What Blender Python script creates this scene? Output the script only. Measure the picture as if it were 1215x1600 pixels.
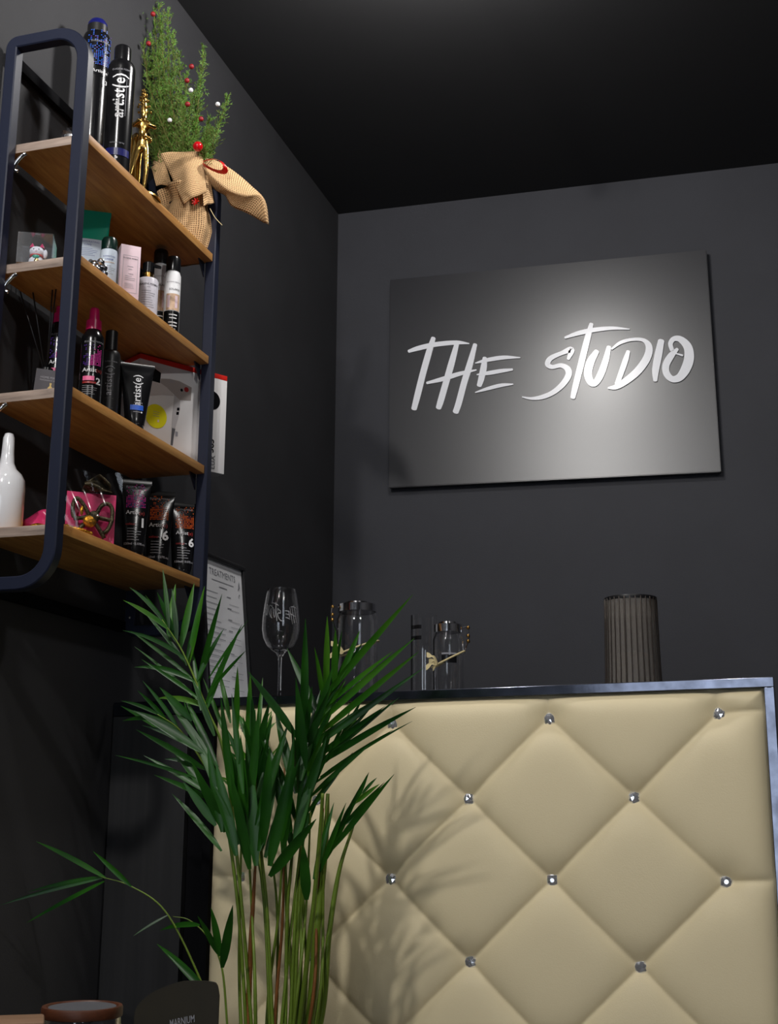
import bpy, bmesh, math, random
import numpy as np
from mathutils import Vector, Matrix

for o in list(bpy.data.objects):
    bpy.data.objects.remove(o)
S = bpy.context.scene
COL = S.collection
rnd = random.Random(7)

# ------------------------------------------------------------------ camera
F, CX, CY, EYE = 2000.0, 607.5, 800.0, 0.87
def _n(v): return v / np.linalg.norm(v)
_Y = _n(np.array([629., 478., F]))
_Z = np.array([40., -8421., F]); _Z = _n(_Z - np.dot(_Z, _Y) * _Y)
_X = np.cross(_Y, _Z)
R = np.array([_X, _Y, _Z])                       # world = R @ camera(right, down, forward)
CAM = np.array([0., 0., EYE])
cd = bpy.data.cameras.new('camera')
cd.sensor_fit = 'VERTICAL'; cd.sensor_height = 36.0; cd.lens = 36.0 * F / 1600.0
cd.clip_start = 0.05; cd.clip_end = 60
cam = bpy.data.objects.new('camera', cd); COL.objects.link(cam)
_r, _u, _b = R[:, 0], -R[:, 1], -R[:, 2]
cam.matrix_world = Matrix(((_r[0], _u[0], _b[0], 0), (_r[1], _u[1], _b[1], 0), (_r[2], _u[2], _b[2], EYE), (0, 0, 0, 1)))
S.camera = cam

# ------------------------------------------------------------------ world, exposure
W = bpy.data.worlds.new('world'); S.world = W; W.use_nodes = True
W.node_tree.nodes['Background'].inputs[0].default_value = (0.80, 0.88, 1.0, 1)
W.node_tree.nodes['Background'].inputs[1].default_value = 3.2
S.view_settings.view_transform = 'Standard'; S.view_settings.look = 'None'
S.view_settings.gamma = 1.0; S.view_settings.use_curve_mapping = False
S.view_settings.exposure = 0.0
LAMP_POWER = 22.0
LAMP_COLOR = (1.0, 0.972, 0.94)
LAMPS = [(-0.68, 2.42, 1.0, 'over the reception desk'), (-0.92, 1.20, .9, 'in front of the palm'), (-1.00, 0.00, 3.9, 'nearest the left wall, over the side table'), (0.70, 0.55, 1.3, 'on the right of the ceiling')]

# ------------------------------------------------------------------ picture measurements -> points of the room
def ray(px, py): return R @ np.array([(px - CX) / F, (py - CY) / F, 1.0])
def at_y(px, py, y): r = ray(px, py); return CAM + r * (y / r[1])
def at_x(px, py, x): r = ray(px, py); return CAM + r * (x / r[0])
def col_y(px, x, z):
    a = R[:, 0] - (px - CX) / F * R[:, 2]; return -(a[0] * x + a[2] * (z - EYE)) / a[1]
def row_z(py, x, y):
    b = R[:, 1] - (py - CY) / F * R[:, 2]; return EYE - (b[0] * x + b[1] * y) / b[2]

# ------------------------------------------------------------------ materials
def srgb(r, g, b):
    f = lambda c: (c / 12.92 if c <= .04045 else ((c + .055) / 1.055) ** 2.4)
    return (f(r / 255), f(g / 255), f(b / 255), 1)
def mat(name, color, rough=.5, metal=0., noise=0., nscale=60., bump=0., bscale=200., trans=0., ior=1.45, coat=0., spec=.5, stretch=None, thin=0.):
    m = bpy.data.materials.new(name); m.use_nodes = True
    nt = m.node_tree; b = nt.nodes['Principled BSDF']
    c = tuple(color) if len(color) == 4 else tuple(color) + (1,)
    b.inputs['Base Color'].default_value = c
    b.inputs['Roughness'].default_value = rough; b.inputs['Metallic'].default_value = metal
    b.inputs['IOR'].default_value = ior; b.inputs['Transmission Weight'].default_value = trans
    b.inputs['Coat Weight'].default_value = coat; b.inputs['Specular IOR Level'].default_value = spec
    if noise or bump:
        tc = nt.nodes.new('ShaderNodeTexCoord'); mp = nt.nodes.new('ShaderNodeMapping')
        nt.links.new(tc.outputs['Object'], mp.inputs[0])
        if stretch: mp.inputs['Scale'].default_value = stretch
    if noise:
        n = nt.nodes.new('ShaderNodeTexNoise'); n.inputs['Scale'].default_value = nscale; n.inputs['Detail'].default_value = 5
        nt.links.new(mp.outputs[0], n.inputs['Vector'])
        r = nt.nodes.new('ShaderNodeValToRGB'); r.color_ramp.elements[0].position = .3; r.color_ramp.elements[1].position = .7
        r.color_ramp.elements[0].color = tuple(max(0, x * (1 - noise)) for x in c[:3]) + (1,)
        r.color_ramp.elements[1].color = tuple(min(1, x * (1 + noise)) for x in c[:3]) + (1,)
        nt.links.new(n.outputs['Fac'], r.inputs[0]); nt.links.new(r.outputs[0], b.inputs['Base Color'])
    if bump:
        n2 = nt.nodes.new('ShaderNodeTexNoise'); n2.inputs['Scale'].default_value = bscale; n2.inputs['Detail'].default_value = 3
        nt.links.new(mp.outputs[0], n2.inputs['Vector'])
        bp = nt.nodes.new('ShaderNodeBump'); bp.inputs['Strength'].default_value = bump; bp.inputs['Distance'].default_value = .002
        nt.links.new(n2.outputs['Fac'], bp.inputs['Height']); nt.links.new(bp.outputs[0], b.inputs['Normal'])
    return m
def wood(name, c0, c1, axis=1, scale=9., rough=.5):
    m = bpy.data.materials.new(name); m.use_nodes = True; nt = m.node_tree; b = nt.nodes['Principled BSDF']
    tc = nt.nodes.new('ShaderNodeTexCoord'); mp = nt.nodes.new('ShaderNodeMapping')
    sc = [14., 14., 14.]; sc[axis] = 1.2; mp.inputs['Scale'].default_value = sc
    n = nt.nodes.new('ShaderNodeTexNoise'); n.inputs['Scale'].default_value = scale; n.inputs['Detail'].default_value = 7; n.inputs['Roughness'].default_value = .65
    n.inputs['Distortion'].default_value = .6
    r = nt.nodes.new('ShaderNodeValToRGB'); r.color_ramp.elements[0].color = c0; r.color_ramp.elements[1].color = c1
    r.color_ramp.elements[0].position = .32; r.color_ramp.elements[1].position = .68
    bp = nt.nodes.new('ShaderNodeBump'); bp.inputs['Strength'].default_value = .15; bp.inputs['Distance'].default_value = .001
    L = nt.links.new
    L(tc.outputs['Object'], mp.inputs[0]); L(mp.outputs[0], n.inputs['Vector']); L(n.outputs['Fac'], r.inputs[0])
    L(r.outputs[0], b.inputs['Base Color']); L(n.outputs['Fac'], bp.inputs['Height']); L(bp.outputs[0], b.inputs['Normal'])
    b.inputs['Roughness'].default_value = rough
    return m
def burlap_mat():
    m = bpy.data.materials.new('burlap'); m.use_nodes = True; nt = m.node_tree; b = nt.nodes['Principled BSDF']; L = nt.links.new
    tc = nt.nodes.new('ShaderNodeTexCoord'); facs = []
    for ax in ('X', 'Y'):
        w = nt.nodes.new('ShaderNodeTexWave'); w.bands_direction = ax; w.inputs['Scale'].default_value = 1.0
        w.inputs['Distortion'].default_value = .9; w.inputs['Detail'].default_value = 2; w.inputs['Detail Scale'].default_value = 2.5
        L(tc.outputs['UV'], w.inputs['Vector']); facs.append(w)
    mu = nt.nodes.new('ShaderNodeMath'); mu.operation = 'MULTIPLY'
    ad = nt.nodes.new('ShaderNodeMath'); ad.operation = 'MAXIMUM'
    L(facs[0].outputs['Fac'], ad.inputs[0]); L(facs[1].outputs['Fac'], ad.inputs[1])
    nz = nt.nodes.new('ShaderNodeTexNoise'); nz.inputs['Scale'].default_value = 9; nz.inputs['Detail'].default_value = 4; L(tc.outputs['UV'], nz.inputs['Vector'])
    L(ad.outputs[0], mu.inputs[0]); 
    a2 = nt.nodes.new('ShaderNodeMath'); a2.operation = 'ADD'; a2.inputs[1].default_value = .35; L(nz.outputs['Fac'], a2.inputs[0]); L(a2.outputs[0], mu.inputs[1])
    r = nt.nodes.new('ShaderNodeValToRGB'); r.color_ramp.elements[0].color = srgb(92, 62, 38); r.color_ramp.elements[1].color = srgb(226, 186, 136)
    r.color_ramp.elements[0].position = .2; r.color_ramp.elements[1].position = .8
    L(mu.outputs[0], r.inputs[0]); L(r.outputs[0], b.inputs['Base Color'])
    bp = nt.nodes.new('ShaderNodeBump'); bp.inputs['Strength'].default_value = .7; bp.inputs['Distance'].default_value = .0012
    L(ad.outputs[0], bp.inputs['Height']); L(bp.outputs[0], b.inputs['Normal']); b.inputs['Roughness'].default_value = .9
    return m
def leaf_mat(name, c0, c1):
    m = bpy.data.materials.new(name); m.use_nodes = True; nt = m.node_tree; b = nt.nodes['Principled BSDF']; L = nt.links.new
    tc = nt.nodes.new('ShaderNodeTexCoord'); n = nt.nodes.new('ShaderNodeTexNoise'); n.inputs['Scale'].default_value = 7; L(tc.outputs['Object'], n.inputs['Vector'])
    r = nt.nodes.new('ShaderNodeValToRGB'); r.color_ramp.elements[0].color = c0; r.color_ramp.elements[1].color = c1
    r.color_ramp.elements[0].position = .35; r.color_ramp.elements[1].position = .65
    L(n.outputs['Fac'], r.inputs[0]); L(r.outputs[0], b.inputs['Base Color']); b.inputs['Roughness'].default_value = .38
    t = nt.nodes.new('ShaderNodeBsdfTranslucent'); L(r.outputs[0], t.inputs['Color'])
    mx = nt.nodes.new('ShaderNodeMixShader'); mx.inputs[0].default_value = .3
    L(b.outputs[0], mx.inputs[1]); L(t.outputs[0], mx.inputs[2]); L(mx.outputs[0], nt.nodes['Material Output'].inputs['Surface'])
    return m
def film_mat(name, tint=(1, 1, 1, 1), amount=.05):
    """thin clear plastic film: mostly see-through, glossy"""
    m = bpy.data.materials.new(name); m.use_nodes = True; nt = m.node_tree; L = nt.links.new
    for n in list(nt.nodes):
        if n.type == 'BSDF_PRINCIPLED': nt.nodes.remove(n)
    t = nt.nodes.new('ShaderNodeBsdfTransparent'); t.inputs[0].default_value = tint
    lw = nt.nodes.new('ShaderNodeLayerWeight'); lw.inputs[0].default_value = .5
    pw = nt.nodes.new('ShaderNodeMath'); pw.operation = 'POWER'; pw.inputs[1].default_value = 3.0; L(lw.outputs['Facing'], pw.inputs[0])
    g = nt.nodes.new('ShaderNodeBsdfGlossy'); g.inputs['Roughness'].default_value = .12
    ad = nt.nodes.new('ShaderNodeMath'); ad.operation = 'ADD'; ad.inputs[1].default_value = amount; L(pw.outputs[0], ad.inputs[0])
    mx = nt.nodes.new('ShaderNodeMixShader'); L(ad.outputs[0], mx.inputs[0]); L(t.outputs[0], mx.inputs[1]); L(g.outputs[0], mx.inputs[2])
    L(mx.outputs[0], nt.nodes['Material Output'].inputs['Surface'])
    return m
def leather():
    m = mat('beige_leather', srgb(238, 222, 182), .48, bump=.12, bscale=420., spec=.35)
    return m
M = dict(
    wall=mat('matte_charcoal_paint', (.032, .032, .036), .75, noise=.10, nscale=5., bump=.18, bscale=260.),
    wallback=mat('matte_slate_paint', (.035, .036, .044), .70, noise=.07, nscale=5., bump=.15, bscale=260.),
    ceil=mat('black_ceiling_paint', (.022, .022, .024), .8, noise=.05, nscale=4., bump=.1),
    floor=mat('dark_floor', (.06, .055, .05), .45, noise=.12, nscale=8.),
    steel=mat('navy_black_powder_coat', srgb(27, 32, 50), .38, bump=.06, bscale=700., spec=.5),
    oak=wood('oak_front', srgb(160, 104, 48), srgb(206, 154, 86), 1, 5.),
    oakend=wood('oak_end', srgb(120, 104, 94), srgb(176, 156, 142), 0, 6.),
    chrome=mat('chrome', (.82, .82, .84), .08, 1.),
    gold=mat('polished_gold', srgb(206, 170, 96), .22, 1., bump=.3, bscale=150.),
    leather=leather(),
    lacquer=mat('black_lacquer', (.12, .13, .165), .14, 1., noise=.35, nscale=26., bump=.05, bscale=30.),
    signblack=mat('satin_black_board', (.018, .018, .023), .31, noise=.05, nscale=300., spec=.9),
    letter=mat('white_metal_lettering', (.90, .91, .96), .22, 0., spec=.8),
    crystal=mat('cut_crystal', (.95, .96, 1.), .06, 0.82, spec=1.),
    glass=mat('clear_glass', (1, 1, 1), .0, trans=1., ior=1.45),
    black=mat('gloss_black_plastic', (.006, .006, .007), .20, spec=.45),
    satin=mat('satin_black_plastic', (.010, .010, .011), .38),
    blue=mat('dark_blue_plastic', srgb(22, 26, 98), .3),
    bluedot=mat('blue_print', srgb(36, 88, 190), .4),
    white=mat('white_print', (.80, .80, .82), .45),
    grey=mat('grey_print', (.30, .30, .33), .5),
    dgrey=mat('dark_grey_print', (.10, .10, .11), .5),
    ceramic=mat('white_ceramic', (.80, .80, .82), .12, coat=.5),
    pearl=mat('pearl_white_plastic', srgb(222, 218, 228), .3),
    pinkbox=mat('pale_pink_card', srgb(226, 200, 208), .5),
    paper=mat('white_card', srgb(225, 222, 222), .45),
    paper2=mat('white_paper', srgb(243, 243, 246), .6, noise=.02, nscale=20.),
    red=mat('red_print', srgb(205, 38, 30), .4),
    redberry=mat('red_berry', srgb(140, 22, 30), .5, noise=.25, nscale=180.),
    redball=mat('glossy_red_bauble', srgb(190, 10, 22), .12, coat=.6),
    ribbon=mat('red_ribbon', srgb(196, 20, 16), .35),
    whiteberry=mat('white_berry', srgb(225, 225, 228), .55, bump=.5, bscale=500.),
    pink=mat('magenta_plastic', srgb(196, 24, 92), .3),
    pinkprint=mat('magenta_print', srgb(232, 60, 170), .6, spec=.2),
    rose=mat('rose_print', srgb(240, 110, 160), .4),
    purple=mat('purple_print', srgb(86, 42, 150), .4),
    orange=mat('orange_print', srgb(255, 112, 36), .6, spec=.2),
    dred=mat('dark_red_print', srgb(150, 34, 34), .4),
    teal=mat('teal_plastic', srgb(16, 150, 122), .28),
    dgreen=mat('dark_green_plastic', srgb(10, 40, 34), .25),
    palelabel=mat('pale_blue_label', srgb(200, 212, 226), .5),
    lilac=mat('lilac_print', srgb(110, 120, 170), .5),
    photo=mat('beige_picture_print', srgb(200, 168, 140), .5, noise=.25, nscale=90.),
    goldcap=mat('gold_collar', srgb(196, 152, 84), .25, 1.),
    yellow=mat('yellow_sticker', srgb(228, 220, 10), .45),
    tag=mat('charcoal_card_tag', srgb(70, 68, 74), .6),
    tagedge=mat('pale_card_edge', srgb(150, 146, 160), .6),
    goldprint=mat('gold_print', srgb(196, 170, 110), .35, .6),
    smoke=mat('smoked_glass', (.36, .33, .30), .14, trans=.66, ior=1.2, bump=.5, bscale=160., stretch=(1, 1, .05)),
    darkrod=mat('bronze_rib', srgb(58, 50, 44), .4, .3, noise=.3, nscale=300.),
    raffia=mat('raffia', srgb(206, 190, 142), .7, noise=.15, nscale=60.),
    needle=mat('cypress_needles', srgb(98, 142, 54), .6, noise=.45, nscale=26.),
    twig=mat('twig', srgb(98, 92, 40), .7),
    burlap=burlap_mat(),
    leafa=leaf_mat('palm_leaf', srgb(14, 62, 12), srgb(44, 104, 22)),
    leafb=leaf_mat('palm_leaf_bright', srgb(46, 110, 18), srgb(86, 140, 34)),  # brighter leaf green, stands in for lamp light on the spotlit leaflets
    stem=mat('palm_stem', srgb(104, 128, 40), .45, noise=.25, nscale=22., stretch=(1, 1, .25)),
    stembrown=mat('palm_stem_brown', srgb(120, 74, 28), .6, noise=.3, nscale=30.),
    pot=mat('grey_planter', (.10, .10, .11), .5),
    soil=mat('soil', (.03, .02, .014), .9, noise=.4, nscale=60., bump=.8, bscale=90.),
    sequin=mat('gold_sequins', srgb(200, 140, 40), .25, .8, noise=.5, nscale=220., bump=.8, bscale=300.),
    dsequin=mat('dark_bronze_sequins', srgb(74, 66, 46), .35, .6, noise=.6, nscale=260., bump=.9, bscale=320.),
    pinkcard=mat('pink_iridescent_card', srgb(216, 58, 112), .28, noise=.25, nscale=9.),
    film=film_mat('clear_film'), acrylic=film_mat('clear_acrylic', (.93, .94, .97, 1), .04),
    walnut=wood('brown_lid_wood', srgb(62, 30, 14), srgb(98, 52, 26), 0, 5.),
    palewood=wood('pale_wood', srgb(120, 90, 66), srgb(150, 118, 92), 0, 4.),
    olive=mat('dark_olive_card', srgb(40, 35, 22), .5, noise=.15, nscale=30.),
    cat=mat('cat_white', (.8, .8, .8), .35),
    flatblack=mat('flat_black_finish', (.004, .004, .005), .9, spec=.1),
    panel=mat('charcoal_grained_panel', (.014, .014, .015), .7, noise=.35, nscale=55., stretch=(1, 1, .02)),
    emis=None,
)
em = bpy.data.materials.new('lamp_glow'); em.use_nodes = True
em.node_tree.nodes['Principled BSDF'].inputs['Emission Color'].default_value = LAMP_COLOR + (1,)
em.node_tree.nodes['Principled BSDF'].inputs['Emission Strength'].default_value = 20.0
M['emis'] = em

# ------------------------------------------------------------------ mesh helpers
def link(o, parent=None):
    COL.objects.link(o)
    if parent is not None: o.parent = parent
    return o
def mesh(name, verts, faces, m, parent=None, smooth=True, uvs=None, mats=None, fm=None, sharp=None):
    me = bpy.data.meshes.new(name)
    me.from_pydata([tuple(map(float, v)) for v in verts], [], faces)
    for k in (mats or [m]): me.materials.append(k)
    if fm is not None: me.polygons.foreach_set('material_index', fm)
    if smooth:
        me.polygons.foreach_set('use_smooth', [True] * len(faces))
        if sharp is not None: me.set_sharp_from_angle(angle=math.radians(sharp))
    if uvs is not None:
        ul = me.uv_layers.new(name='uv')
        for l in me.loops: ul.data[l.index].uv = uvs[l.vertex_index]
    me.update()
    return link(bpy.data.objects.new(name, me), parent)
def tag(o, label=None, cat=None, group=None, kind=None):
    if label: o['label'] = label
    if cat: o['category'] = cat
    if group: o['group'] = group
    if kind: o['kind'] = kind
    return o
def thing(name, label, cat, loc, rz=0., group=None):
    o = bpy.data.objects.new(name, None); o.empty_display_size = .05
    COL.objects.link(o); o.location = tuple(map(float, loc)); o.rotation_euler = (0, 0, rz)
    return tag(o, label, cat, group)
class MB:
    def __init__(s): s.v = []; s.f = []; s.m = []
    def add(s, v, f, mi=0):
        n = len(s.v); s.v += [tuple(p) for p in v]; s.f += [tuple(i + n for i in q) for q in f]; s.m += [mi] * len(f); return s
    def build(s, name, m, parent=None, smooth=True, mats=None, sharp=35):
        return mesh(name, s.v, s.f, m, parent, smooth, mats=mats, fm=s.m if mats else None, sharp=sharp)
def boxvf(x0, x1, y0, y1, z0, z1, bev=0.):
    if bev <= 0:
        v = [(x, y, z) for x in (x0, x1) for y in (y0, y1) for z in (z0, z1)]
        return v, [(0, 1, 3, 2), (4, 6, 7, 5), (0, 4, 5, 1), (2, 3, 7, 6), (0, 2, 6, 4), (1, 5, 7, 3)]
    bm = bmesh.new(); bmesh.ops.create_cube(bm, size=1)
    for q in bm.verts:
        q.co = ((x0 + x1) / 2 + q.co.x * (x1 - x0), (y0 + y1) / 2 + q.co.y * (y1 - y0), (z0 + z1) / 2 + q.co.z * (z1 - z0))
    bmesh.ops.bevel(bm, geom=list(bm.edges), offset=bev, segments=2, affect='EDGES', profile=.5)
    bm.verts.index_update(); v = [tuple(q.co) for q in bm.verts]; f = [tuple(q.index for q in p.verts) for p in bm.faces]; bm.free()
    return v, f
def box(name, x0, x1, y0, y1, z0, z1, m, parent=None, bev=.0015):
    v, f = boxvf(x0, x1, y0, y1, z0, z1, bev); return mesh(name, v, f, m, parent, True, sharp=40)
def lathevf(prof, n=32, cx=0., cy=0., sx=1., sy=1.):
    v = []; f = []
    for r, z in prof:
        r = max(r, 1e-5)
        for k in range(n):
            a = 2 * math.pi * k / n; v.append((cx + sx * r * math.cos(a), cy + sy * r * math.sin(a), z))
    for i in range(len(prof) - 1):
        for k in range(n):
            a = i * n + k; b = i * n + (k + 1) % n; f.append((a, b, b + n, a + n))
    return v, f
def lathe(name, prof, m, parent=None, n=32, cx=0., cy=0., sharp=40):
    v, f = lathevf(prof, n, cx, cy); return mesh(name, v, f, m, parent, True, sharp=sharp)
def smoothpath(pts, per=6):
    P = [np.array(p, float) for p in pts]
    if len(P) < 3: return [P[0] + (P[1] - P[0]) * t for t in np.linspace(0, 1, per + 1)]
    P = [2 * P[0] - P[1]] + P + [2 * P[-1] - P[-2]]; out = []
    for i in range(1, len(P) - 2):
        a, b, c, d = P[i - 1:i + 3]
        for k in range(per):
            t = k / per
            out.append(.5 * (2 * b + (c - a) * t + (2 * a - 5 * b + 4 * c - d) * t * t + (3 * b - a - 3 * c + d) * t ** 3))
    out.append(P[-2]); return out
def tubevf(path, rad, n=8, caps=True):
    P = [np.array(p, float) for p in path]; N = len(P)
    rr = [rad] * N if np.isscalar(rad) else [float(np.interp(i / (N - 1), np.linspace(0, 1, len(rad)), rad)) for i in range(N)]
    v = []; f = []; T0 = _n(P[1] - P[0]); up = np.array([0, 0, 1.]) if abs(T0[2]) < .9 else np.array([1., 0, 0]); U = _n(np.cross(T0, up))
    for i in range(N):
        T = _n(P[min(i + 1, N - 1)] - P[max(i - 1, 0)]); U = _n(U - np.dot(U, T) * T); V = np.cross(T, U)
        for k in range(n):
            a = 2 * math.pi * k / n; v.append(P[i] + rr[i] * (math.cos(a) * U + math.sin(a) * V))
    for i in range(N - 1):
        for k in range(n):
            a = i * n + k; b = i * n + (k + 1) % n; f.append((a, b, b + n, a + n))
    if caps: f.append(tuple(range(n))[::-1]); f.append(tuple((N - 1) * n + k for k in range(n)))
    return v, f
def tube(name, path, rad, m, parent=None, n=8):
    v, f = tubevf(path, rad, n); return mesh(name, v, f, m, parent)
def spherevf(c, r, n=14, k=9, s=(1, 1, 1)):
    v, f = lathevf([(r * math.sin(math.pi * i / k), -r * math.cos(math.pi * i / k)) for i in range(k + 1)], n)
    return [(c[0] + s[0] * p[0], c[1] + s[1] * p[1], c[2] + s[2] * p[2]) for p in v], f
def sphere(name, c, r, m, parent=None, s=(1, 1, 1), n=14, k=9):
    v, f = spherevf(c, r, n, k, s); return mesh(name, v, f, m, parent)
def grid(name, fn, nu, nv, m, parent=None, uvscale=(1, 1), thick=0.):
    v = []; uv = []; f = []
    for j in range(nv + 1):
        for i in range(nu + 1):
            v.append(fn(i / nu, j / nv)); uv.append((i / nu * uvscale[0], j / nv * uvscale[1]))
    for j in range(nv):
        for i in range(nu):
            a = j * (nu + 1) + i; f.append((a, a + 1, a + nu + 2, a + nu + 1))
    o = mesh(name, v, f, m, parent, uvs=uv)
    if thick: s = o.modifiers.new('thickness', 'SOLIDIFY'); s.thickness = thick; s.offset = 0
    return o
# ---- flat print
_tc = {}
def textvf(s, size, align='CENTER', bold=0.):
    key = (s, size, align, bold)
    if key not in _tc:
        c = bpy.data.curves.new('t', 'FONT'); c.body = s; c.size = size; c.align_x = align; c.align_y = 'CENTER'
        c.resolution_u = 2; c.offset = bold * size; c.fill_mode = 'FRONT'
        o = bpy.data.objects.new('t', c); me = bpy.data.meshes.new_from_object(o)
        _tc[key] = ([tuple(q.co) for q in me.vertices], [tuple(p.vertices) for p in me.polygons])
        bpy.data.meshes.remove(me); bpy.data.objects.remove(o); bpy.data.curves.remove(c)
    return _tc[key]
class Print:
    """flat print on the front (-Y side) of a thing; surf(x, z) gives the surface's y"""
    def __init__(s, surf, lift=.0007): s.b = MB(); s.surf = surf; s.mats = []; s.lift = lift; s.n = 0
    def mi(s, m):
        if m not in s.mats: s.mats.append(m)
        return s.mats.index(m)
    def put(s, vf, m):
        s.n += 1; e = s.lift + .00004 * s.n
        s.b.add([(x, s.surf(x, z) - e, z) for x, z in vf[0]], vf[1], s.mi(m))
    def rect(s, x, z, w, h, m, nx=6):
        v = [(x - w / 2 + w * i / nx, z + h * (j - .5)) for j in (0, 1) for i in range(nx + 1)]
        s.put((v, [(i, i + 1, i + nx + 2, i + nx + 1) for i in range(nx)]), m)
    def disc(s, x, z, r, m, n=24):
        s.put(([(x + r * math.cos(2 * math.pi * k / n), z + r * math.sin(2 * math.pi * k / n)) for k in range(n)], [tuple(range(n))]), m)
    def poly(s, pts, m): s.put((pts, [tuple(range(len(pts)))]), m)
    def text(s, t, x, z, size, m, rot=0, align='CENTER', bold=0., xs=1.):
        v, f = textvf(t, size, align, bold); c, q = math.cos(rot), math.sin(rot)
        s.put(([(x + xs * (c * a[0] - q * a[1]), z + q * a[0] + c * a[1]) for a in v], f), m)
    def lines(s, x, z, w, n, dz, m, h=.0012, align='L', seed=1):
        r = random.Random(seed)
        for k in range(n):
            ww = w * r.uniform(.6, 1.); s.rect(x + (ww / 2 if align == 'L' else 0), z - k * dz, ww, h, m, 3)
    def dots(s, x, z, w, h, nx, nz, m1, m2, fn, sz=.72):
        for i in range(nx):
            for j in range(nz):
                k = fn(i, j)
                if k: s.rect(x - w / 2 + w * (i + .5) / nx, z + h * (j + .5) / nz, w / nx * sz, h / nz * sz, m1 if k == 1 else m2, 1)
    def done(s, name, parent): return s.b.build(name, None, parent, smooth=False, mats=s.mats)
def cyl(r): return lambda x, z: -math.sqrt(max(r * r - x * x, 1e-9))
def flat(y): return lambda x, z: y

# ------------------------------------------------------------------ the room
XL, YB, XR, YF = -1.40, 3.93, 1.8, -3.0
def ceil_z(x): return 2.913 - .0215 * x
def struct(name, v, f, m):
    o = mesh(name, v, f, m, None, smooth=False); o['kind'] = 'structure'; return o
v, f = boxvf(XL - .1, XR + .1, YF - .1, YB + .1, -.1, 0); struct('floor', v, f, M['floor'])
a, b = XL - .1, XR + .1
struct('ceiling', [(x, y, ceil_z(x) + h) for x in (a, b) for y in (YF - .1, YB + .1) for h in (0, .1)], boxvf(0, 1, 0, 1, 0, 1)[1], M['ceil'])
v, f = boxvf(XL - .1, XL, YF - .1, YB + .1, 0, 2.99); struct('wall_left', v, f, M['wall'])
v, f = boxvf(XL, XR, YB, YB + .1, 0, 2.99); struct('wall_back', v, f, M['wallback'])
v, f = boxvf(XR, XR + .1, YF - .1, YB + .1, 0, 2.95); struct('wall_right', v, f, M['wall'])
fb = MB()                                              # shop front wall with one wide doorway to the street
for q in ((XL, -1.05, 0, 2.9), (0.25, XR, 0, 2.85), (-1.05, 0.25, 2.0, 2.88)): fb.add(*boxvf(q[0], q[1], YF - .1, YF, q[2], q[3]))
o = fb.build('wall_front', M['wall'], smooth=False); o['kind'] = 'structure'

def spotlight(x, y, power, where):
    z = ceil_z(x)
    t = thing('ceiling_lamp', 'small white ceiling lamp with a round bulb ' + where, 'light', (x, y, z - .002), 0, 'ceiling lamps')
    lathe('lamp_base', [(0, 0), (.045, 0), (.045, -.010), (.022, -.016), (.020, -.040), (0, -.040)], M['white'], t, 24)
    sphere('round_bulb', (0, 0, -.062), .024, M['emis'], t)
    l = bpy.data.lights.new('bulb_light', 'POINT'); l.shadow_soft_size = .05; l.energy = LAMP_POWER * power * 1.15; l.color = LAMP_COLOR
    lo = link(bpy.data.objects.new('bulb_light', l), t); lo.location = (0, 0, -.145)
for q in LAMPS: spotlight(*q)

# ------------------------------------------------------------------ reception desk
DY = 2.5; DXL, DXR, DTOP = -1.165, -.016, 1.118
XC = (DXL + DXR) / 2
def tilt(v): return [(x, y, z * (1 + .0115 * (x - XC))) for x, y, z in v]
desk = thing('reception_desk', 'reception desk with tufted cream leather front and black lacquer trim', 'desk', (0, 0, 0))
def dbox(name, x0, x1, y0, y1, z0, z1, m, bev=.0012):
    v, f = boxvf(x0, x1, y0, y1, z0, z1, bev); return mesh(name, tilt(v), f, m, desk, True, sharp=20)
TR = .0185
dbox('counter_top', XL + .004, DXR, DY + .012, DY + .46, DTOP - .03, DTOP, M['lacquer'])
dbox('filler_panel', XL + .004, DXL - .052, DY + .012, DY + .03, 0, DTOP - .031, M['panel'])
dbox('gap_shade_strip', DXL - .0515, DXL - .002, DY + .03, DY + .045, 0, DTOP - .031, M['flatblack'])  # near-black strip standing for the shade in the gap beside the desk
dbox('trim_rail', DXL, DXR, DY - .008, DY + .012, DTOP - TR, DTOP, M['lacquer'])
dbox('trim_rail', DXL, DXL + TR, DY - .008, DY + .012, .0, DTOP - TR, M['flatblack'])
dbox('trim_rail', DXR - TR, DXR, DY - .008, DY + .012, .0, DTOP - TR, M['lacquer'])
dbox('side_panel', DXL, DXL + .02, DY + .012, DY + .44, 0, DTOP - .03, M['lacquer'])
dbox('side_panel', DXR - .02, DXR, DY + .012, DY + .44, 0, DTOP - .03, M['lacquer'])
dbox('backing_board', DXL + .02, DXR - .02, DY + .014, DY + .03, 0, DTOP - .03, M['lacquer'])
x0, x1, z0, z1 = DXL + TR, DXR - TR, .03, DTOP - TR
p0 = at_y(857, 1124, DY); du, dv = .3205, .1515
btn = []
for k in range(7):
    for i in range(-3, 3):
        bx = p0[0] + (i + (.5 if k % 2 else 0)) * du - .001 * k; bz = p0[2] - k * dv
        if x0 + .03 < bx < x1 - .03 and bz > z0 + .03: btn.append((bx, bz, k))
segs = []
for bx, bz, k in btn:
    near = [q for q in btn if q[2] == k + 1 and abs(q[0] - bx) < du * .7]
    segs += [(bx, bz, q[0], q[1]) for q in near]
    if k == 0: segs.append((bx, bz, bx - .004, z1 + .02))
    if bx + du * .55 > x1: segs.append((bx, bz, x1 + .02, bz + .004))
    if bx - du * .55 < x0: segs.append((bx, bz, x0 - .02, bz))
    if k == 6: segs.append((bx, bz, bx, z0 - .02))
    elif k % 2 and not [q for q in near if q[0] > bx]: segs.append((bx, bz, bx + du / 2, bz - dv))
    elif k % 2 and not [q for q in near if q[0] < bx]: segs.append((bx, bz, bx - du / 2, bz - dv))
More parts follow.
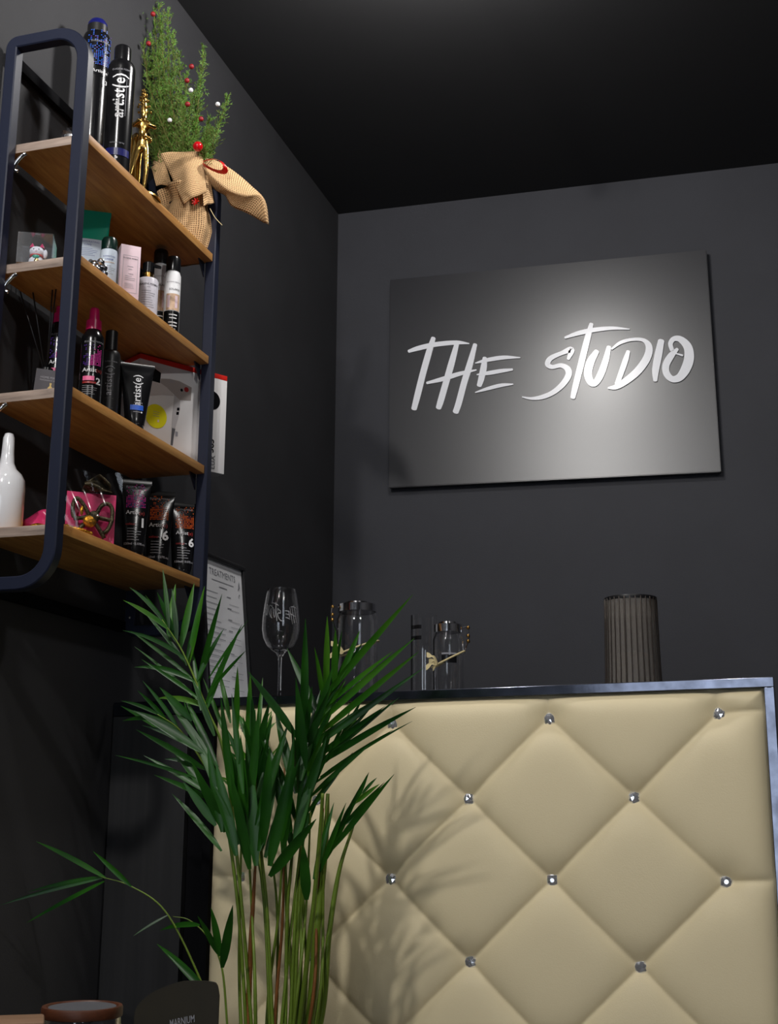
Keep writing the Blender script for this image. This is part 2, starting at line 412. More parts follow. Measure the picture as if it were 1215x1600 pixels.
NU, NV = 300, 280
U, Vv = np.meshgrid(np.linspace(x0, x1, NU + 1), np.linspace(z0, z1, NV + 1))
D = np.zeros(U.shape); B = np.full(U.shape, 9.)
for ax, az, bx, bz in segs:
    dx, dz = bx - ax, bz - az; t = np.clip(((U - ax) * dx + (Vv - az) * dz) / (dx * dx + dz * dz), 0, 1)
    D = D + (np.hypot(U - ax - t * dx, Vv - az - t * dz) + 1e-4) ** -3.0
D = D ** (-1 / 3.0)
for bx, bz, k in btn: B = np.minimum(B, np.hypot(U - bx, Vv - bz))
E_ = np.minimum(np.minimum(U - x0, x1 - U), np.minimum(Vv - z0, z1 - Vv))
puff = .0075 * (1 - np.exp(-D / .0075)) + .008 * (1 - np.exp(-(D / .032) ** 1.5)) - .016 * np.exp(-(B / .032) ** 1.5)
puff = (puff + .012) * (1 - np.exp(-E_ / .014)) + .001
def surf_at(x, z):
    i = int(round((x - x0) / (x1 - x0) * NU)); j = int(round((z - z0) / (z1 - z0) * NV)); return DY + .010 - puff[j, i]
vv = [(U[j, i], DY + .010 - puff[j, i], Vv[j, i]) for j in range(NV + 1) for i in range(NU + 1)]
ff = [(j * (NU + 1) + i, j * (NU + 1) + i + 1, (j + 1) * (NU + 1) + i + 1, (j + 1) * (NU + 1) + i) for j in range(NV) for i in range(NU)]
mesh('tufted_panel', tilt(vv), ff, M['leather'], desk)
def gemvf(r, h, n=10):
    v = []
    for rr, y, off in ((r, 0, 0), (r * .98, -h * .35, .5), (r * .72, -h * .8, 0), (r * .30, -h * 1.05, .5)):
        v += [(rr * math.cos(2 * math.pi * (k + off) / n), y, rr * math.sin(2 * math.pi * (k + off) / n)) for k in range(n)]
    f = []
    for i in range(3):
        for k in range(n):
            a, b = i * n + k, i * n + (k + 1) % n; c, d = a + n, b + n
            f += [(a, c, b), (b, c, d)] if i % 2 == 0 else [(a, c, d), (a, d, b)]
    f.append(tuple(3 * n + k for k in range(n))); return v, f
gv, gf = gemvf(.0135, .0065, 8)
gm = bpy.data.meshes.new('crystal_button'); gm.from_pydata(gv, [], gf); gm.materials.append(M['crystal'])
setv, setf = lathevf([(.0, .001), (.0125, .001), (.0125, -.001), (.0, -.001)], 20)
sm_ = bpy.data.meshes.new('button_setting'); sm_.from_pydata([(p[0], p[2], p[1]) for p in setv], [], setf); sm_.materials.append(M['chrome'])
for bx, bz, k in btn:
    o = link(bpy.data.objects.new('crystal_button', gm), desk)
    o.location = (bx, surf_at(bx, bz) - .002, bz * (1 + .0115 * (bx - XC))); o.rotation_euler = (rnd.uniform(-.3, .12), rnd.uniform(0, 2), rnd.uniform(-.3, .3))
    s2 = link(bpy.data.objects.new('button_setting', sm_), o)
def counter_z(x): return DTOP * (1 + .0115 * (x - XC)) + .0004

# ------------------------------------------------------------------ sign
SY = 3.896
SC = [at_y(609, 437, SY), at_y(1103, 390, SY), at_y(1126, 737, SY), at_y(607, 762, SY)]   # tl tr br bl
sign = thing('wall_sign', 'large satin black board sign with white brush lettering on the back wall', 'sign', (0, 0, 0))
def sbox(y0, y1, inset=0.):
    v = []
    for p in SC:
        for y in (y0, y1): v.append((p[0], y, p[2]))
    return v, [(0, 2, 4, 6), (7, 5, 3, 1), (0, 1, 3, 2), (2, 3, 5, 4), (4, 5, 7, 6), (6, 7, 1, 0)]
bm = bmesh.new(); v, f = sbox(SY, SY + .021); vs = [bm.verts.new(p) for p in v]; [bm.faces.new([vs[i] for i in q]) for q in f]
bmesh.ops.recalc_face_normals(bm, faces=list(bm.faces)); bmesh.ops.bevel(bm, geom=list(bm.edges), offset=.002, segments=2, affect='EDGES')
me = bpy.data.meshes.new('sign_board'); bm.to_mesh(me); bm.free(); me.materials.append(M['signblack']); link(bpy.data.objects.new('sign_board', me), sign)
for q in ((SC[3], .05), (SC[2], -.05), (SC[0], .05), (SC[1], -.05)):
    lo = -.03 if q[0][2] > 2.3 else .03
    v, f = lathevf([(0, SY + .021), (.012, SY + .021), (.012, YB), (0, YB)], 14)
    mesh('standoff', [(q[0][0] + q[1] + p[0], p[2], q[0][2] + lo + p[1]) for p in v], f, M['satin'], sign, sharp=40)
STROKES = {
 'T1': (0, [[(85,322,22),(160,298,34),(280,272,34),(430,258,30),(525,265,8)], [(265,225,32),(235,320,44),(190,480,46),(150,640,46),(124,742,40)]]),
 'H': (0, [[(440,252,32),(400,400,46),(360,540,46),(320,680,46),(303,735,40)], [(570,272,30),(530,420,46),(490,550,46),(450,700,46),(428,765,44)], [(218,553,18),(330,525,32),(460,485,30),(578,458,10)]]),
 'E': (0, [[(640,370,30),(632,440,46),(615,520,44),(600,572,36)], [(572,408,8),(660,385,28),(780,367,28),(898,368,8)], [(583,492,8),(660,482,28),(760,465,28),(842,455,16)], [(572,622,8),(660,595,24),(760,570,26),(846,562,10)]]),
 'S': (1, [[(128,378,22),(150,312,46),(80,335,30),(0,372,36),(-22,415,40),(10,436,30),(75,425,32),(122,450,44),(130,495,46),(90,560,42),(20,620,36),(-60,655,32),(-140,666,20),(-208,655,8)]]),
 'T2': (1, [[(297,122,30),(270,220,44),(220,420,46),(180,580,44),(161,660,36)], [(105,222,16),(200,190,32),(320,165,32),(450,153,24),(575,160,8)]]),
 'U': (1, [[(336,322,36),(290,400,58),(272,480,58),(288,540,52),(320,556,44),(358,505,50),(398,400,46),(425,290,32)]]),
 'D': (1, [[(445,305,12),(510,258,24),(600,235,22),(680,242,28),(718,292,50),(702,370,56),(640,460,56),(560,530,50),(480,580,38),(420,590,12)], [(566,322,28),(545,390,40),(510,490,38),(484,560,34)]]),
 'I': (1, [[(806,245,46),(785,350,56),(765,460,50),(763,535,30)]]),
 'O': (1, [[(885,312,30),(874,265,34),(900,230,36),(950,236,46),(1000,290,62),(1010,370,72),(985,450,70),(940,512,56),(885,524,45),(845,482,50),(842,420,52),(878,355,48),(925,305,22)], [(905,335,8),(962,352,14)]]),
}
def strokevf(pts, per=7):
    """brush stroke outline in 2D: points (x, y, width) -> ribbon vertices and faces"""
    P = smoothpath(pts, per); v = []; n = len(P)
    Ts = []
    for i in range(n):
        d = P[min(i + 1, n - 1)][:2] - P[max(i - 1, 0)][:2]; Ts.append(d / (np.linalg.norm(d) + 1e-9))
    rows = []
    for i, sgn in ((0, -1), (n - 1, 1)):
        cap = []
        for q in ((.95, .32), (.75, .66), (.35, .92)):
            w = max(P[i][2], 2) / 2; cap.append((P[i][:2] + sgn * Ts[i] * w * .55 * q[0], Ts[i], w * q[1]))
        rows.append(cap)
    seq = rows[0] + [(P[i][:2], Ts[i], max(P[i][2], 2) / 2) for i in range(n)] + rows[1][::-1]
    for c, t, w in seq:
        nrm = np.array([-t[1], t[0]]); v += [c + nrm * w, c - nrm * w]
    return v, [(2 * i, 2 * i + 1, 2 * i + 3, 2 * i + 2) for i in range(len(seq) - 1)]
nst = 0
for key, (org, strokes) in STROKES.items():
    b = MB()
    for si, st in enumerate(strokes):
        v, f = strokevf(st); nst += 1; y = SY - .003 - .00012 * nst; fr = []; bk = []
        for p in v:
            q = at_y((620, 860)[org] + p[0] / 4.673, 480 + p[1] / 4.673, y); fr.append((q[0], y, q[2])); bk.append((q[0], SY - .0005, q[2]))
        b.add(fr, f); n = len(fr)
        rim = [2 * i for i in range(n // 2)] + [2 * i + 1 for i in range(n // 2)][::-1]
        b.add(fr + bk, [(rim[i], rim[(i + 1) % n], rim[(i + 1) % n] + n, rim[i] + n) for i in range(n)])
    b.build('letter', M['letter'], sign, smooth=False)

# ------------------------------------------------------------------ wall shelf unit
SXB, SXF = -1.385, -1.205
SHY0, SHY1 = 1.952, 2.520
SZ = [2.142, 1.890, 1.631, 1.374]; TH = .019
shelf = thing('wall_shelf_unit', 'four-board oak wall shelf unit with rounded dark metal end frames', 'shelf', (0, 0, 0))
def frame_path(x0, x1, z0, z1, r, n=8):
    out = []
    for cx_, cz_, a0 in ((x1 - r, z1 - r, 0), (x0 + .012, z1 - .012, 90), (x0 + .012, z0 + .012, 180), (x1 - r, z0 + r, 270)):
        rr = r if cx_ > (x0 + x1) / 2 else .012
        for k in range(n + 1):
            t = math.radians(a0 + 90 * k / n); out.append((cx_ + rr * math.cos(t), cz_ + rr * math.sin(t)))
    return out
def end_frame(y0, w=.025):
    x0, x1, z0, z1 = SXB - .002 + w / 2, SXF + .004 - w / 2 + .0, 1.265, 2.352
    P = frame_path(x0, x1, z0, z1, .062); n = len(P); b = MB(); v = []
    for i in range(n):
        d = _n(np.array(P[(i + 1) % n]) - np.array(P[i - 1])); nn = np.array([d[1], -d[0]]); h = w / 2; c = .0022
        for o, y in ((h - c, y0), (h, y0 + c), (h, y0 + w - c), (h - c, y0 + w), (-h + c, y0 + w), (-h, y0 + w - c), (-h, y0 + c), (-h + c, y0)):
            q = np.array(P[i]) + nn * o; v.append((q[0], y, q[1]))
    f = [(i * 8 + k, i * 8 + (k + 1) % 8, ((i + 1) % n) * 8 + (k + 1) % 8, ((i + 1) % n) * 8 + k) for i in range(n) for k in range(8)]
    b.add(v, f); o = b.build('end_frame', M['steel'], shelf, sharp=30)
    for xx, zz in (((x0 + x1) / 2, z0),):
        v, f = lathevf([(0, 0), (.004, 0), (.003, .002), (0, .003)], 12); mesh('screw', [(x0 + p[0], y0 - p[2], zz + .03 + p[1]) for p in v], f, M['chrome'], o)
end_frame(1.925); end_frame(2.522)
for z in SZ:
    bd = box('shelf_board', SXB, SXF - .001, SHY0, SHY1, z - TH, z, M['oak'], shelf, .0012)
    bd.data.materials.append(M['oakend'])
    for p in bd.data.polygons:
        if abs(p.normal.y) > .8: p.material_index = 1
    for y, s in ((SHY0 - .002, 1), (SHY1 + .002, -1)):      # pressed corner gussets under the front corners
        v = [(SXF - .022, y, z - TH), (SXF - .022, y + s * .03, z - TH), (SXF - .022, y, z - TH - .035),
             (SXF - .025, y, z - TH), (SXF - .025, y + s * .03, z - TH), (SXF - .025, y, z - TH - .035)]
        mesh('corner_gusset', v, [(0, 1, 2), (5, 4, 3), (0, 3, 4, 1), (1, 4, 5, 2), (2, 5, 3, 0)], M['steel'], shelf, smooth=False)
    c = (SXB + .03, SHY0 + .004, z - TH)
    tube('hook_screw', smoothpath([(c[0] + .012, c[1], c[2] - .001), (c[0] + .006, c[1] - .004, c[2] - .008), (c[0] - .006, c[1] - .004, c[2] - .02), (c[0] - .012, c[1] - .002, c[2] - .032), (c[0] - .004, c[1] + .002, c[2] - .036)], 5), .004, M['chrome'], shelf)
for z in (1.275, 2.335): box('back_strip', SXB - .012, SXB + .002, 1.945, 2.525, z - .012, z + .012, M['flatblack'], shelf)  # near-black strips along the wall between the two end frames

# ------------------------------------------------------------------ things on the shelves
def spot(px, x, z, zm=.07): return (x, float(col_y(px, x, z + zm)), z + .0003)
def hgt(py, loc): return float(row_z(py, loc[0], loc[1])) - loc[2]
FACE = math.radians(33)
def squeeze_tube(t, h, wt, wb, db, hc, rc, mb, mc):
    lv = [(0, wb * .97, db * .97), (.04, wb, db)] + [(q, wb + (wt - wb) * q, max(.0022, db * (1 - q ** 1.25))) for q in np.linspace(.1, .93, 12)] + [(.94, wt, .0018), (1., wt, .0018)]
    n = 36; v = []; f = []; zz = lambda q: hc + (h - hc) * q
    for q, w, d in lv:
        for k in range(n):
            a = 2 * math.pi * k / n; v.append((w / 2 * math.cos(a), d / 2 * math.sin(a) if q < .9 else (d / 2 if math.sin(a) > 0 else -d / 2), zz(q)))
    for i in range(len(lv) - 1):
        for k in range(n):
            a = i * n + k; b_ = i * n + (k + 1) % n; f.append((a, b_, b_ + n, a + n))
    f.append(tuple(range(n))[::-1]); f.append(tuple((len(lv) - 1) * n + k for k in range(n)))
    mesh('tube_body', v, f, mb, t, True, sharp=60)
    lathe('screw_cap', [(0, 0), (rc - .001, 0), (rc, .001), (rc, hc - .001), (rc - .001, hc), (0, hc)], mc, t, 28)
    qs = [l[0] for l in lv]; ws = [l[1] for l in lv]; ds = [l[2] for l in lv]
    def surf(x, z):
        q = (z - hc) / (h - hc); w = np.interp(q, qs, ws) / 2; d = np.interp(q, qs, ds) / 2
        return -d * math.sqrt(max(1 - (x / w) ** 2, 0)) - .0003
    return surf
def can_profile(r, h, cap_r, cap_h, sh=.022):
    zb = h - cap_h - sh
    body = [(0, 0), (r - .002, 0), (r, .002), (r, zb)] + [(cap_r + .002 + (r - cap_r - .002) * math.cos(t), zb + sh * math.sin(t)) for t in np.linspace(.15, math.pi / 2, 7)] + [(0, h - cap_h)]
    cap = [(0, h - cap_h), (cap_r, h - cap_h), (cap_r, h - cap_r * .55)] + [(cap_r * math.cos(t), h - cap_r * .55 + cap_r * .55 * math.sin(t)) for t in np.linspace(.2, math.pi / 2, 7)]
    return body, cap
# --- top shelf
z = SZ[0]
L = spot(116, -1.285, z, .02); L = (L[0], max(L[1], SHY0 + .032), L[2])
t = thing('small_jar', 'small navy tin jar with a white snowflake behind the shelf post', 'jar', L, FACE)
lathe('jar_body', [(0, 0), (.028, 0), (.030, .002), (.030, .030), (.029, .032), (0, .032)], M['blue'], t)
lathe('silver_rim', [(.0302, .0325), (.0305, .034), (.0305, .038), (.029, .039), (.0, .039)], M['chrome'], t)
lathe('clear_lid', [(.0, .0395), (.028, .0395), (.028, .050), (.025, .054), (0, .055)], M['acrylic'], t)
p = Print(cyl(.030))
for k in range(6):
    a = math.pi * k / 6 * 2
    q = [(-.006 + .010 * math.cos(a) * s + w * -math.sin(a), .016 + .010 * math.sin(a) * s + w * math.cos(a)) for s, w in ((0, .0009), (1, .0009), (1, -.0009), (0, -.0009))]
    p.poly(q, M['palelabel'])
    for s in (.55, .8):
        for d in (-.7, .7):
            c0, c1 = -.006 + .010 * math.cos(a) * s, .016 + .010 * math.sin(a) * s
            e0, e1 = c0 + .0035 * math.cos(a + d), c1 + .0035 * math.sin(a + d)
            p.poly([(c0, c1 - .0006), (e0, e1 - .0006), (e0, e1 + .0006), (c0, c1 + .0006)], M['palelabel'])
p.done('snowflake_print', t)

L = spot(141, -1.335, z, .12); h = hgt(33, L)
t = thing('tall_spray_can', 'tall black and blue spray can with a domed blue cap on the top shelf', 'can', L, FACE + .25)
b_, c_ = can_profile(.030, h, .0215, .036)
lathe('can_body', b_, M['black'], t); lathe('spray_cap', [(0, h - .036), (.0215, h - .036), (.0215, h - .016), (0, h - .016)], M['satin'], t)
lathe('cap_dome', [(0, h - .0158), (.0213, h - .0158), (.0205, h - .009), (.016, h - .002), (.009, h), (0, h)], M['blue'], t)
p = Print(cyl(.030)); p.rect(0, .055, .056, .10, M['blue'], 14)
p.dots(.0, h - .125, .05, .085, 13, 22, M['bluedot'], M['purple'], lambda i, j: (1 if rnd.random() < .8 else 2) if rnd.random() < .95 - .03 * j else 0, .6)
p.text('EUGENE PERMA', 0, h - .071, .0058, M['grey']); p.text('Artist(e)', .003, h - .142, .011, M['white']); p.text('3', .016, h - .165, .014, M['white'])
p.done('blue_dot_print', t)

L = spot(185, -1.245, z, .12); h = hgt(72, L)
t = thing('hairspray_can', 'glossy black spray can with vertical white lettering beside the gold figurine', 'can', L, FACE)
b_, c_ = can_profile(.0285, h, .0175, .042, .02)
lathe('can_body', b_, M['black'], t); lathe('spray_cap', c_, M['black'], t)
p = Print(cyl(.0285)); p.text('EUGENE PERMA', 0, h - .072, .0056, M['grey'])
p.text('artist(e)', -.004, h - .132, .032, M['white'], math.pi / 2, bold=.012, xs=1.1); p.rect(.0105, h - .135, .0007, .085, M['grey'], 1)
p.rect(0, .046, .046, .016, M['blue'], 12); p.text('volume spray', -.002, .066, .0055, M['grey']); p.disc(-.002, .032, .0025, M['white'])
p.done('can_print', t)

L = spot(221, -1.245, z, .10); h = hgt(138, L)
t = thing('gold_figurine', 'polished gold figurine of a slender dancer with a tall pointed headdress', 'figurine', L, FACE)
def skin(name, pts, edges, rad, m, parent, sub=2):
    me = bpy.data.meshes.new(name); me.from_pydata(pts, edges, []); me.materials.append(m)
    o = link(bpy.data.objects.new(name, me), parent)
    bm = bmesh.new(); bm.from_mesh(me); lay = bm.verts.layers.skin.verify(); bm.verts.ensure_lookup_table()
    for i, v in enumerate(bm.verts): v[lay].radius = (rad[i], rad[i]); v[lay].use_root = (i == 0)
    bm.to_mesh(me); bm.free()
    o.modifiers.new('skin', 'SKIN').use_smooth_shade = True
    s = o.modifiers.new('subdivision', 'SUBSURF'); s.levels = s.render_levels = sub
    return o
H = h
pts = [(0, 0, .50), (0, 0, .60), (.006, 0, .67), (.004, 0, .73), (0, -.002, .775), (-.002, 0, .82), (-.008, 0, .90), (-.014, 0, 1.0),
       (.045, -.03, .655), (.10, -.12, .60), (.02, -.19, .585), (-.045, -.03, .66), (-.10, -.10, .60), (-.03, -.18, .62),
       (.036, -.01, .46), (.045, -.04, .27), (.028, -.01, .06), (.035, -.07, .02), (-.03, 0, .46), (-.075, -.02, .27), (-.12, .01, .07), (-.125, -.05, .02)]
pts = [(x * .9 * H, y * .9 * H, zq * H) for x, y, zq in pts]
ed = [(0, 1), (1, 2), (2, 3), (3, 4), (4, 5), (5, 6), (6, 7), (2, 8), (8, 9), (9, 10), (2, 11), (11, 12), (12, 13), (0, 14), (14, 15), (15, 16), (16, 17), (0, 18), (18, 19), (19, 20), (20, 21)]
ra = [.062, .045, .058, .026, .042, .038, .030, .012, .028, .023, .018, .028, .023, .018, .034, .024, .015, .014, .034, .024, .015, .014]
skin('figure', pts, ed, [r * H * .8 for r in ra], M['gold'], t)
b = MB()
for k in range(26):                                             # beaded headdress and belt, draped cloth behind
    a = k * 2.4; q = k / 26; r = (.055 - .042 * q) * H; b.add(*spherevf((-.008 * q * H + r * math.cos(a), r * math.sin(a), (.79 + .19 * q) * H), .011 * H, 8, 6))
for k in range(16):
    a = k * 2 * math.pi / 16; b.add(*spherevf((.066 * H * math.cos(a), .058 * H * math.sin(a), .54 * H), .012 * H, 8, 6))
for k in range(12): b.add(*spherevf((.05 * H * math.cos(k * .55 + 3.1), .05 * H * math.sin(k * .55 + 3.1), (.70 - .004 * k) * H), .010 * H, 8, 6))
b.build('beaded_ornament', M['gold'], t)
def cloth(u, w):
    return ((-.11 + .13 * u - .03 * w) * H + .012 * math.sin(w * 9) * H * .3, (.03 + .02 * math.sin(u * 11)) * H, (.60 - .50 * w + .06 * (u - .5)) * H)
grid('draped_cloth', cloth, 14, 14, M['gold'], t, thick=.0015)
lathe('plinth', [(0, 0), (.17 * H, 0), (.165 * H, .016 * H), (0, .018 * H)], M['gold'], t)

# --- small cypress in a burlap wrap, decorated with berries
L = spot(291, -1.278, z, .06); TL = np.array(L)
t = thing('burlap_tree', 'small cypress tree with berries wrapped in burlap with a big bow', 'plant', L, 0)
def wrap(u, w):
    a = 2 * math.pi * u
    r = float(np.interp(w, [0, .12, .35, .6, .78, .9, 1.], [.046, .056, .064, .060, .050, .058, .066]))
    r += (.0035 + .004 * w) * math.sin(a * 7 + 1.5 * math.sin(a * 2)) + .003 * math.sin(a * 3 + 5 * w)
    return (r * math.cos(a), r * math.sin(a), .165 * w + .004 * math.sin(a * 5) * w)
grid('burlap_wrap', wrap, 96, 26, M['burlap'], t, (26, 11), .0012)
lathe('soil', [(0, .13), (.047, .13), (.045, .12), (0, .12)], M['soil'], t, 20)
def local(px, py, y): return at_y(px, py, y) - TL
yc = TL[1]
def quadflap(name, c, dep, bulge, us, thick=.0012, n=18):
    C = [local(px, py, yc + d) for (px, py), d in zip(c, dep)]; nrm = _n(np.array([.45, -.9, .1]))
    def fn(u, w):
        q = (C[0] * (1 - u) + C[1] * u) * (1 - w) + (C[3] * (1 - u) + C[2] * u) * w
        return q + nrm * (bulge * math.sin(math.pi * u) * math.sin(math.pi * (.15 + .7 * w)) + .002 * math.sin(u * 9 + w * 5))
    return grid(name, fn, n, n, M['burlap'], t, us, thick)
quadflap('burlap_flap', [(250, 240), (316, 238), (323, 300), (287, 318)], [-.055, -.03, -.062, -.075], .012, (7, 9))
quadflap('burlap_flap', [(238, 258), (247, 230), (262, 252), (252, 262)], [-.02, -.01, -.01, -.05], .004, (2, 3))
quadflap('burlap_flap', [(236, 262), (258, 252), (268, 290), (244, 290)], [-.03, -.05, -.055, -.05], .006, (3, 4))
quadflap('burlap_flap', [(313, 250), (326, 262), (334, 318), (318, 322)], [-.03, -.01, -.02, -.06], .006, (3, 6))
top = [(316, 246), (340, 252), (366, 268), (392, 290), (414, 314), (420, 352)]; fold = [(318, 262), (340, 284), (362, 300), (385, 306), (408, 308), (418, 350)]
bot = [(322, 282), (338, 298), (352, 306), (362, 322), (388, 334), (414, 349)]
def ribbonfn(e0, e1, d0, d1, sag=.004):
    A = smoothpath([local(px, py, yc + d0 + .010 * i) for i, (px, py) in enumerate(e0)], 6); B_ = smoothpath([local(px, py, yc + d1 + .010 * i) for i, (px, py) in enumerate(e1)], 6); n = len(A) - 1
    def fn(u, w):
        i = u * n; k = min(int(i), n - 1); s = i - k
        return (A[k] * (1 - s) + A[k + 1] * s) * (1 - w) + (B_[k] * (1 - s) + B_[k + 1] * s) * w + np.array([0, -sag * math.sin(math.pi * w), 0])
    return fn
grid('bow_tail', ribbonfn(top, fold, -.012, -.042), 40, 10, M['burlap'], t, (13, 4), .0012)
grid('bow_tail', ribbonfn(fold, bot, -.042, -.012, .003), 40, 8, M['burlap'], t, (13, 3), .0012)
ring = [local(335 + 16 * math.cos(a) , 258 + 8 * math.sin(a) + 4 * math.cos(a), yc - .045) + np.array([0, .006 * math.sin(a * 2), 0]) for a in np.linspace(0, 2 * math.pi, 28)]
b = MB()
for i in range(27):
    p0_, p1_ = ring[i], ring[i + 1]; c = sum(ring[:-1]) / 27; o0, o1 = (p0_ - c) * .22, (p1_ - c) * .22; yy = np.array([0, -.004, 0])
    b.add([p0_ + yy, p1_ + yy, p1_ + o1 - yy, p0_ + o0 - yy, p0_ - o0 * .2 + yy * 2, p1_ - o1 * .2 + yy * 2], [(0, 1, 2, 3), (4, 5, 1, 0)])
b.build('red_ribbon', M['ribbon'], t)
b = MB()
for k in range(7):
    a = k * .9; c = local(306, 316, yc - .088); b.add(*tubevf([c, c + np.array([.009 * math.cos(a), -.004, .009 * math.sin(a)])], .0014, 5))
b.build('red_tassel', M['ribbon'], t)
tube('loose_thread', smoothpath([local(328, 326, yc - .05), local(336, 340, yc - .06), local(347, 352, yc - .06)], 6), .0009, M['raffia'], t, 5)
needles = MB(); twigs = MB()
NA = []
def add_needles(p, d, n, ln):
    for k in range(n):
        s = p + d * rnd.random(); q = _n(_n(d) * 1.1 + np.array([rnd.gauss(0, .8), rnd.gauss(0, .8), rnd.gauss(0, .8)]))
        sd = _n(np.cross(q, [rnd.gauss(0, 1), rnd.gauss(0, 1), rnd.gauss(0, 1)])) * .0007; e = s + q * ln * rnd.uniform(.6, 1.2)
        NA.append((s - sd, s + sd, e))
tips = [(228, -8), (238, -4), (216, 8), (204, 4), (248, 14), (252, 40), (222, 30), (208, 60), (236, 60), (246, 90), (214, 110), (256, 120), (230, 130), (262, 26), (270, 60), (280, 90), (268, 120), (292, 120), (318, 80), (300, 150), (312, 134), (286, 160), (326, 190), (354, 158), (330, 206), (306, 190), (250, 170), (272, 190), (240, 190), (290, 205), (322, 215), (262, 212), (240, 226), (300, 222)]
bare = [(188, 10), (178, 34), (198, 24), (166, 30)]
base0 = np.array([0, 0, .128])
for k, (px, py) in enumerate(tips + bare):
    isb = k >= len(tips); dep = rnd.uniform(-.05, .05) if not isb else .02
    T_ = local(px, py, yc + dep); mid = base0 * .45 + T_ * .55 + np.array([T_[0] * .12, rnd.uniform(-.015, .015), -.005]); bp_ = base0 + np.array([rnd.uniform(-.038, .038), rnd.uniform(-.03, .03), 0])
    path = smoothpath([bp_, mid, T_], 10); twigs.add(*tubevf(path, [.0022, .0008], 5))
    N_ = len(path)
    for i in range(1 if not isb else 9, N_):
        for s in range(7 if not isb else 3):
            d0 = _n(path[min(i + 1, N_ - 1)] - path[i - 1]); d = _n(d0 + np.array([rnd.gauss(0, .55), rnd.gauss(0, .55), rnd.gauss(0, .45)])) * rnd.uniform(.016, .042) * (1.15 - .6 * i / N_)
            twigs.add(*tubevf([path[i], path[i] + d], .0006, 3, False)); add_needles(path[i], d, 19 if not isb else 14, .0066)
        add_needles(path[i], path[i] - path[i - 1], 14, .007)
nv = [q for tri in NA for q in tri]; o = mesh('foliage', nv, [(3 * i, 3 * i + 1, 3 * i + 2) for i in range(len(NA))], M['needle'], t, smooth=False); o['kind'] = 'stuff'
o = twigs.build('twigs', M['twig'], t); o['kind'] = 'stuff'
for px, py in ((239, 22), (232, 68), (210, 91), (299, 104), (292, 126), (314, 186), (293, 163)): sphere('red_berry', local(px, py, yc - .058), .0062, M['redberry'], t)
for px, py in ((298, 141), (340, 163), (265, 188)): sphere('white_berry', local(px, py, yc - .06), .0056, M['whiteberry'], t)
o = sphere('red_bauble', local(309, 229, yc - .062), .0118, M['redball'], t, n=24, k=16)

# --- second shelf
z = SZ[1]
L = (-1.325, 1.99, z + .0003)
t = thing('acrylic_box', 'clear acrylic cube holding a small white lucky cat', 'box', L, FACE - .12)
s = .033; hh = .062
for q in ((-s, s, -s, -s + .0015, 0, hh), (-s, s, s - .0015, s, 0, hh), (-s, -s + .0015, -s + .0016, s - .0016, 0, hh), (s - .0015, s, -s + .0016, s - .0016, 0, hh), (-s + .0016, s - .0016, -s + .0016, s - .0016, hh - .0015, hh), (-s + .0016, s - .0016, -s + .0016, s - .0016, 0, .0015)):
    box('clear_pane', *q, M['acrylic'], t, 0)
ct = thing('lucky_cat', 'white lucky cat figurine with pink ears inside the clear cube', 'figurine', (L[0], L[1], L[2] + .0018), FACE - .12)
ct.scale = (1.0, 1.0, 1.0)
b = MB(); b.add(*spherevf((0, 0, .013), .0135, 18, 12, (1.1, .9, 1.0))); b.add(*spherevf((0, -.001, .034), .0125, 18, 12, (1.15, .95, .92)))
b.add(*spherevf((.0165, -.004, .030), .0042, 10, 8, (1, 1, 2.2))); b.add(*spherevf((-.008, -.011, .004), .005, 10, 8)); b.add(*spherevf((.008, -.011, .004), .005, 10, 8))
b.build('cat_body', M['cat'], ct)
for sx in (-1, 1):
    lathe('ear', [(.0052, 0), (.0035, .005), (0, .0105)], M['pink'], ct, 10).location = (sx * .0092, -.001, .0425)
b = MB(); v, f = lathevf([(.0112, .0235), (.0128, .0245), (.0128, .0262), (.0112, .027)], 24); b.add(v, f); b.build('red_collar', M['red'], ct)
sphere('teal_bib', (0, -.0105, .0215), .0055, M['teal'], ct, (1.2, .5, .8)); sphere('gold_coin', (.002, -.0135, .0105), .0062, M['gold'], ct, (.8, .3, 1.1))
p = Print(lambda x, zz: -.001 - .0119 * math.sqrt(max(0, 1 - (x / .0144) ** 2 - ((zz - .034) / .0115) ** 2)), .0004)
for sx in (-1, 1): p.disc(sx * .0048, .036, .0011, M['black'], 10); p.rect(sx * .0085, .0325, .003, .0004, M['grey'], 1)
p.disc(0, .0335, .0007, M['rose'], 8); p.rect(0, .0312, .004, .0005, M['red'], 1); p.done('cat_face', ct)

L = spot(136, -1.345, z, .06); h = hgt(328, L)
t = thing('teal_tube', 'large teal squeeze tube with a pale label behind the shelf post', 'tube', L, FACE)
sf = squeeze_tube(t, h, .082, .058, .036, .022, .022, M['teal'], M['dgreen'])
p = Print(sf); p.rect(.002, h * .56, .050, .066, M['palelabel'], 12); p.text('HYDRATING', .002, h * .56 + .026, .0062, M['lilac'], bold=.01); p.text('CARE', -.004, h * .56 + .019, .0062, M['lilac'], bold=.01)
p.lines(-.019, h * .56 + .010, .038, 5, .004, M['lilac'], .0009); p.disc(.004, h * .56 - .020, .005, M['dgrey']); p.rect(.004, h * .56 - .028, .013, .008, M['dgrey'], 3); p.done('tube_label', t)

L = spot(146, -1.232, z, .012)
t = thing('chrome_ornament', 'small lumpy chrome ornament at the front of the second shelf', 'ornament', L, FACE)
b = MB()
for q in ((-.018, 0, .010, .010), (-.006, -.004, .012, .012), (.008, 0, .013, .0125), (.018, .002, .018, .009), (.002, .006, .024, .010), (-.012, .004, .022, .008), (.013, -.006, .027, .0075), (.022, -.002, .006, .006)): b.add(*spherevf(q[:3], q[3], 18, 12))
b.build('chrome_lobes', M['chrome'], t)

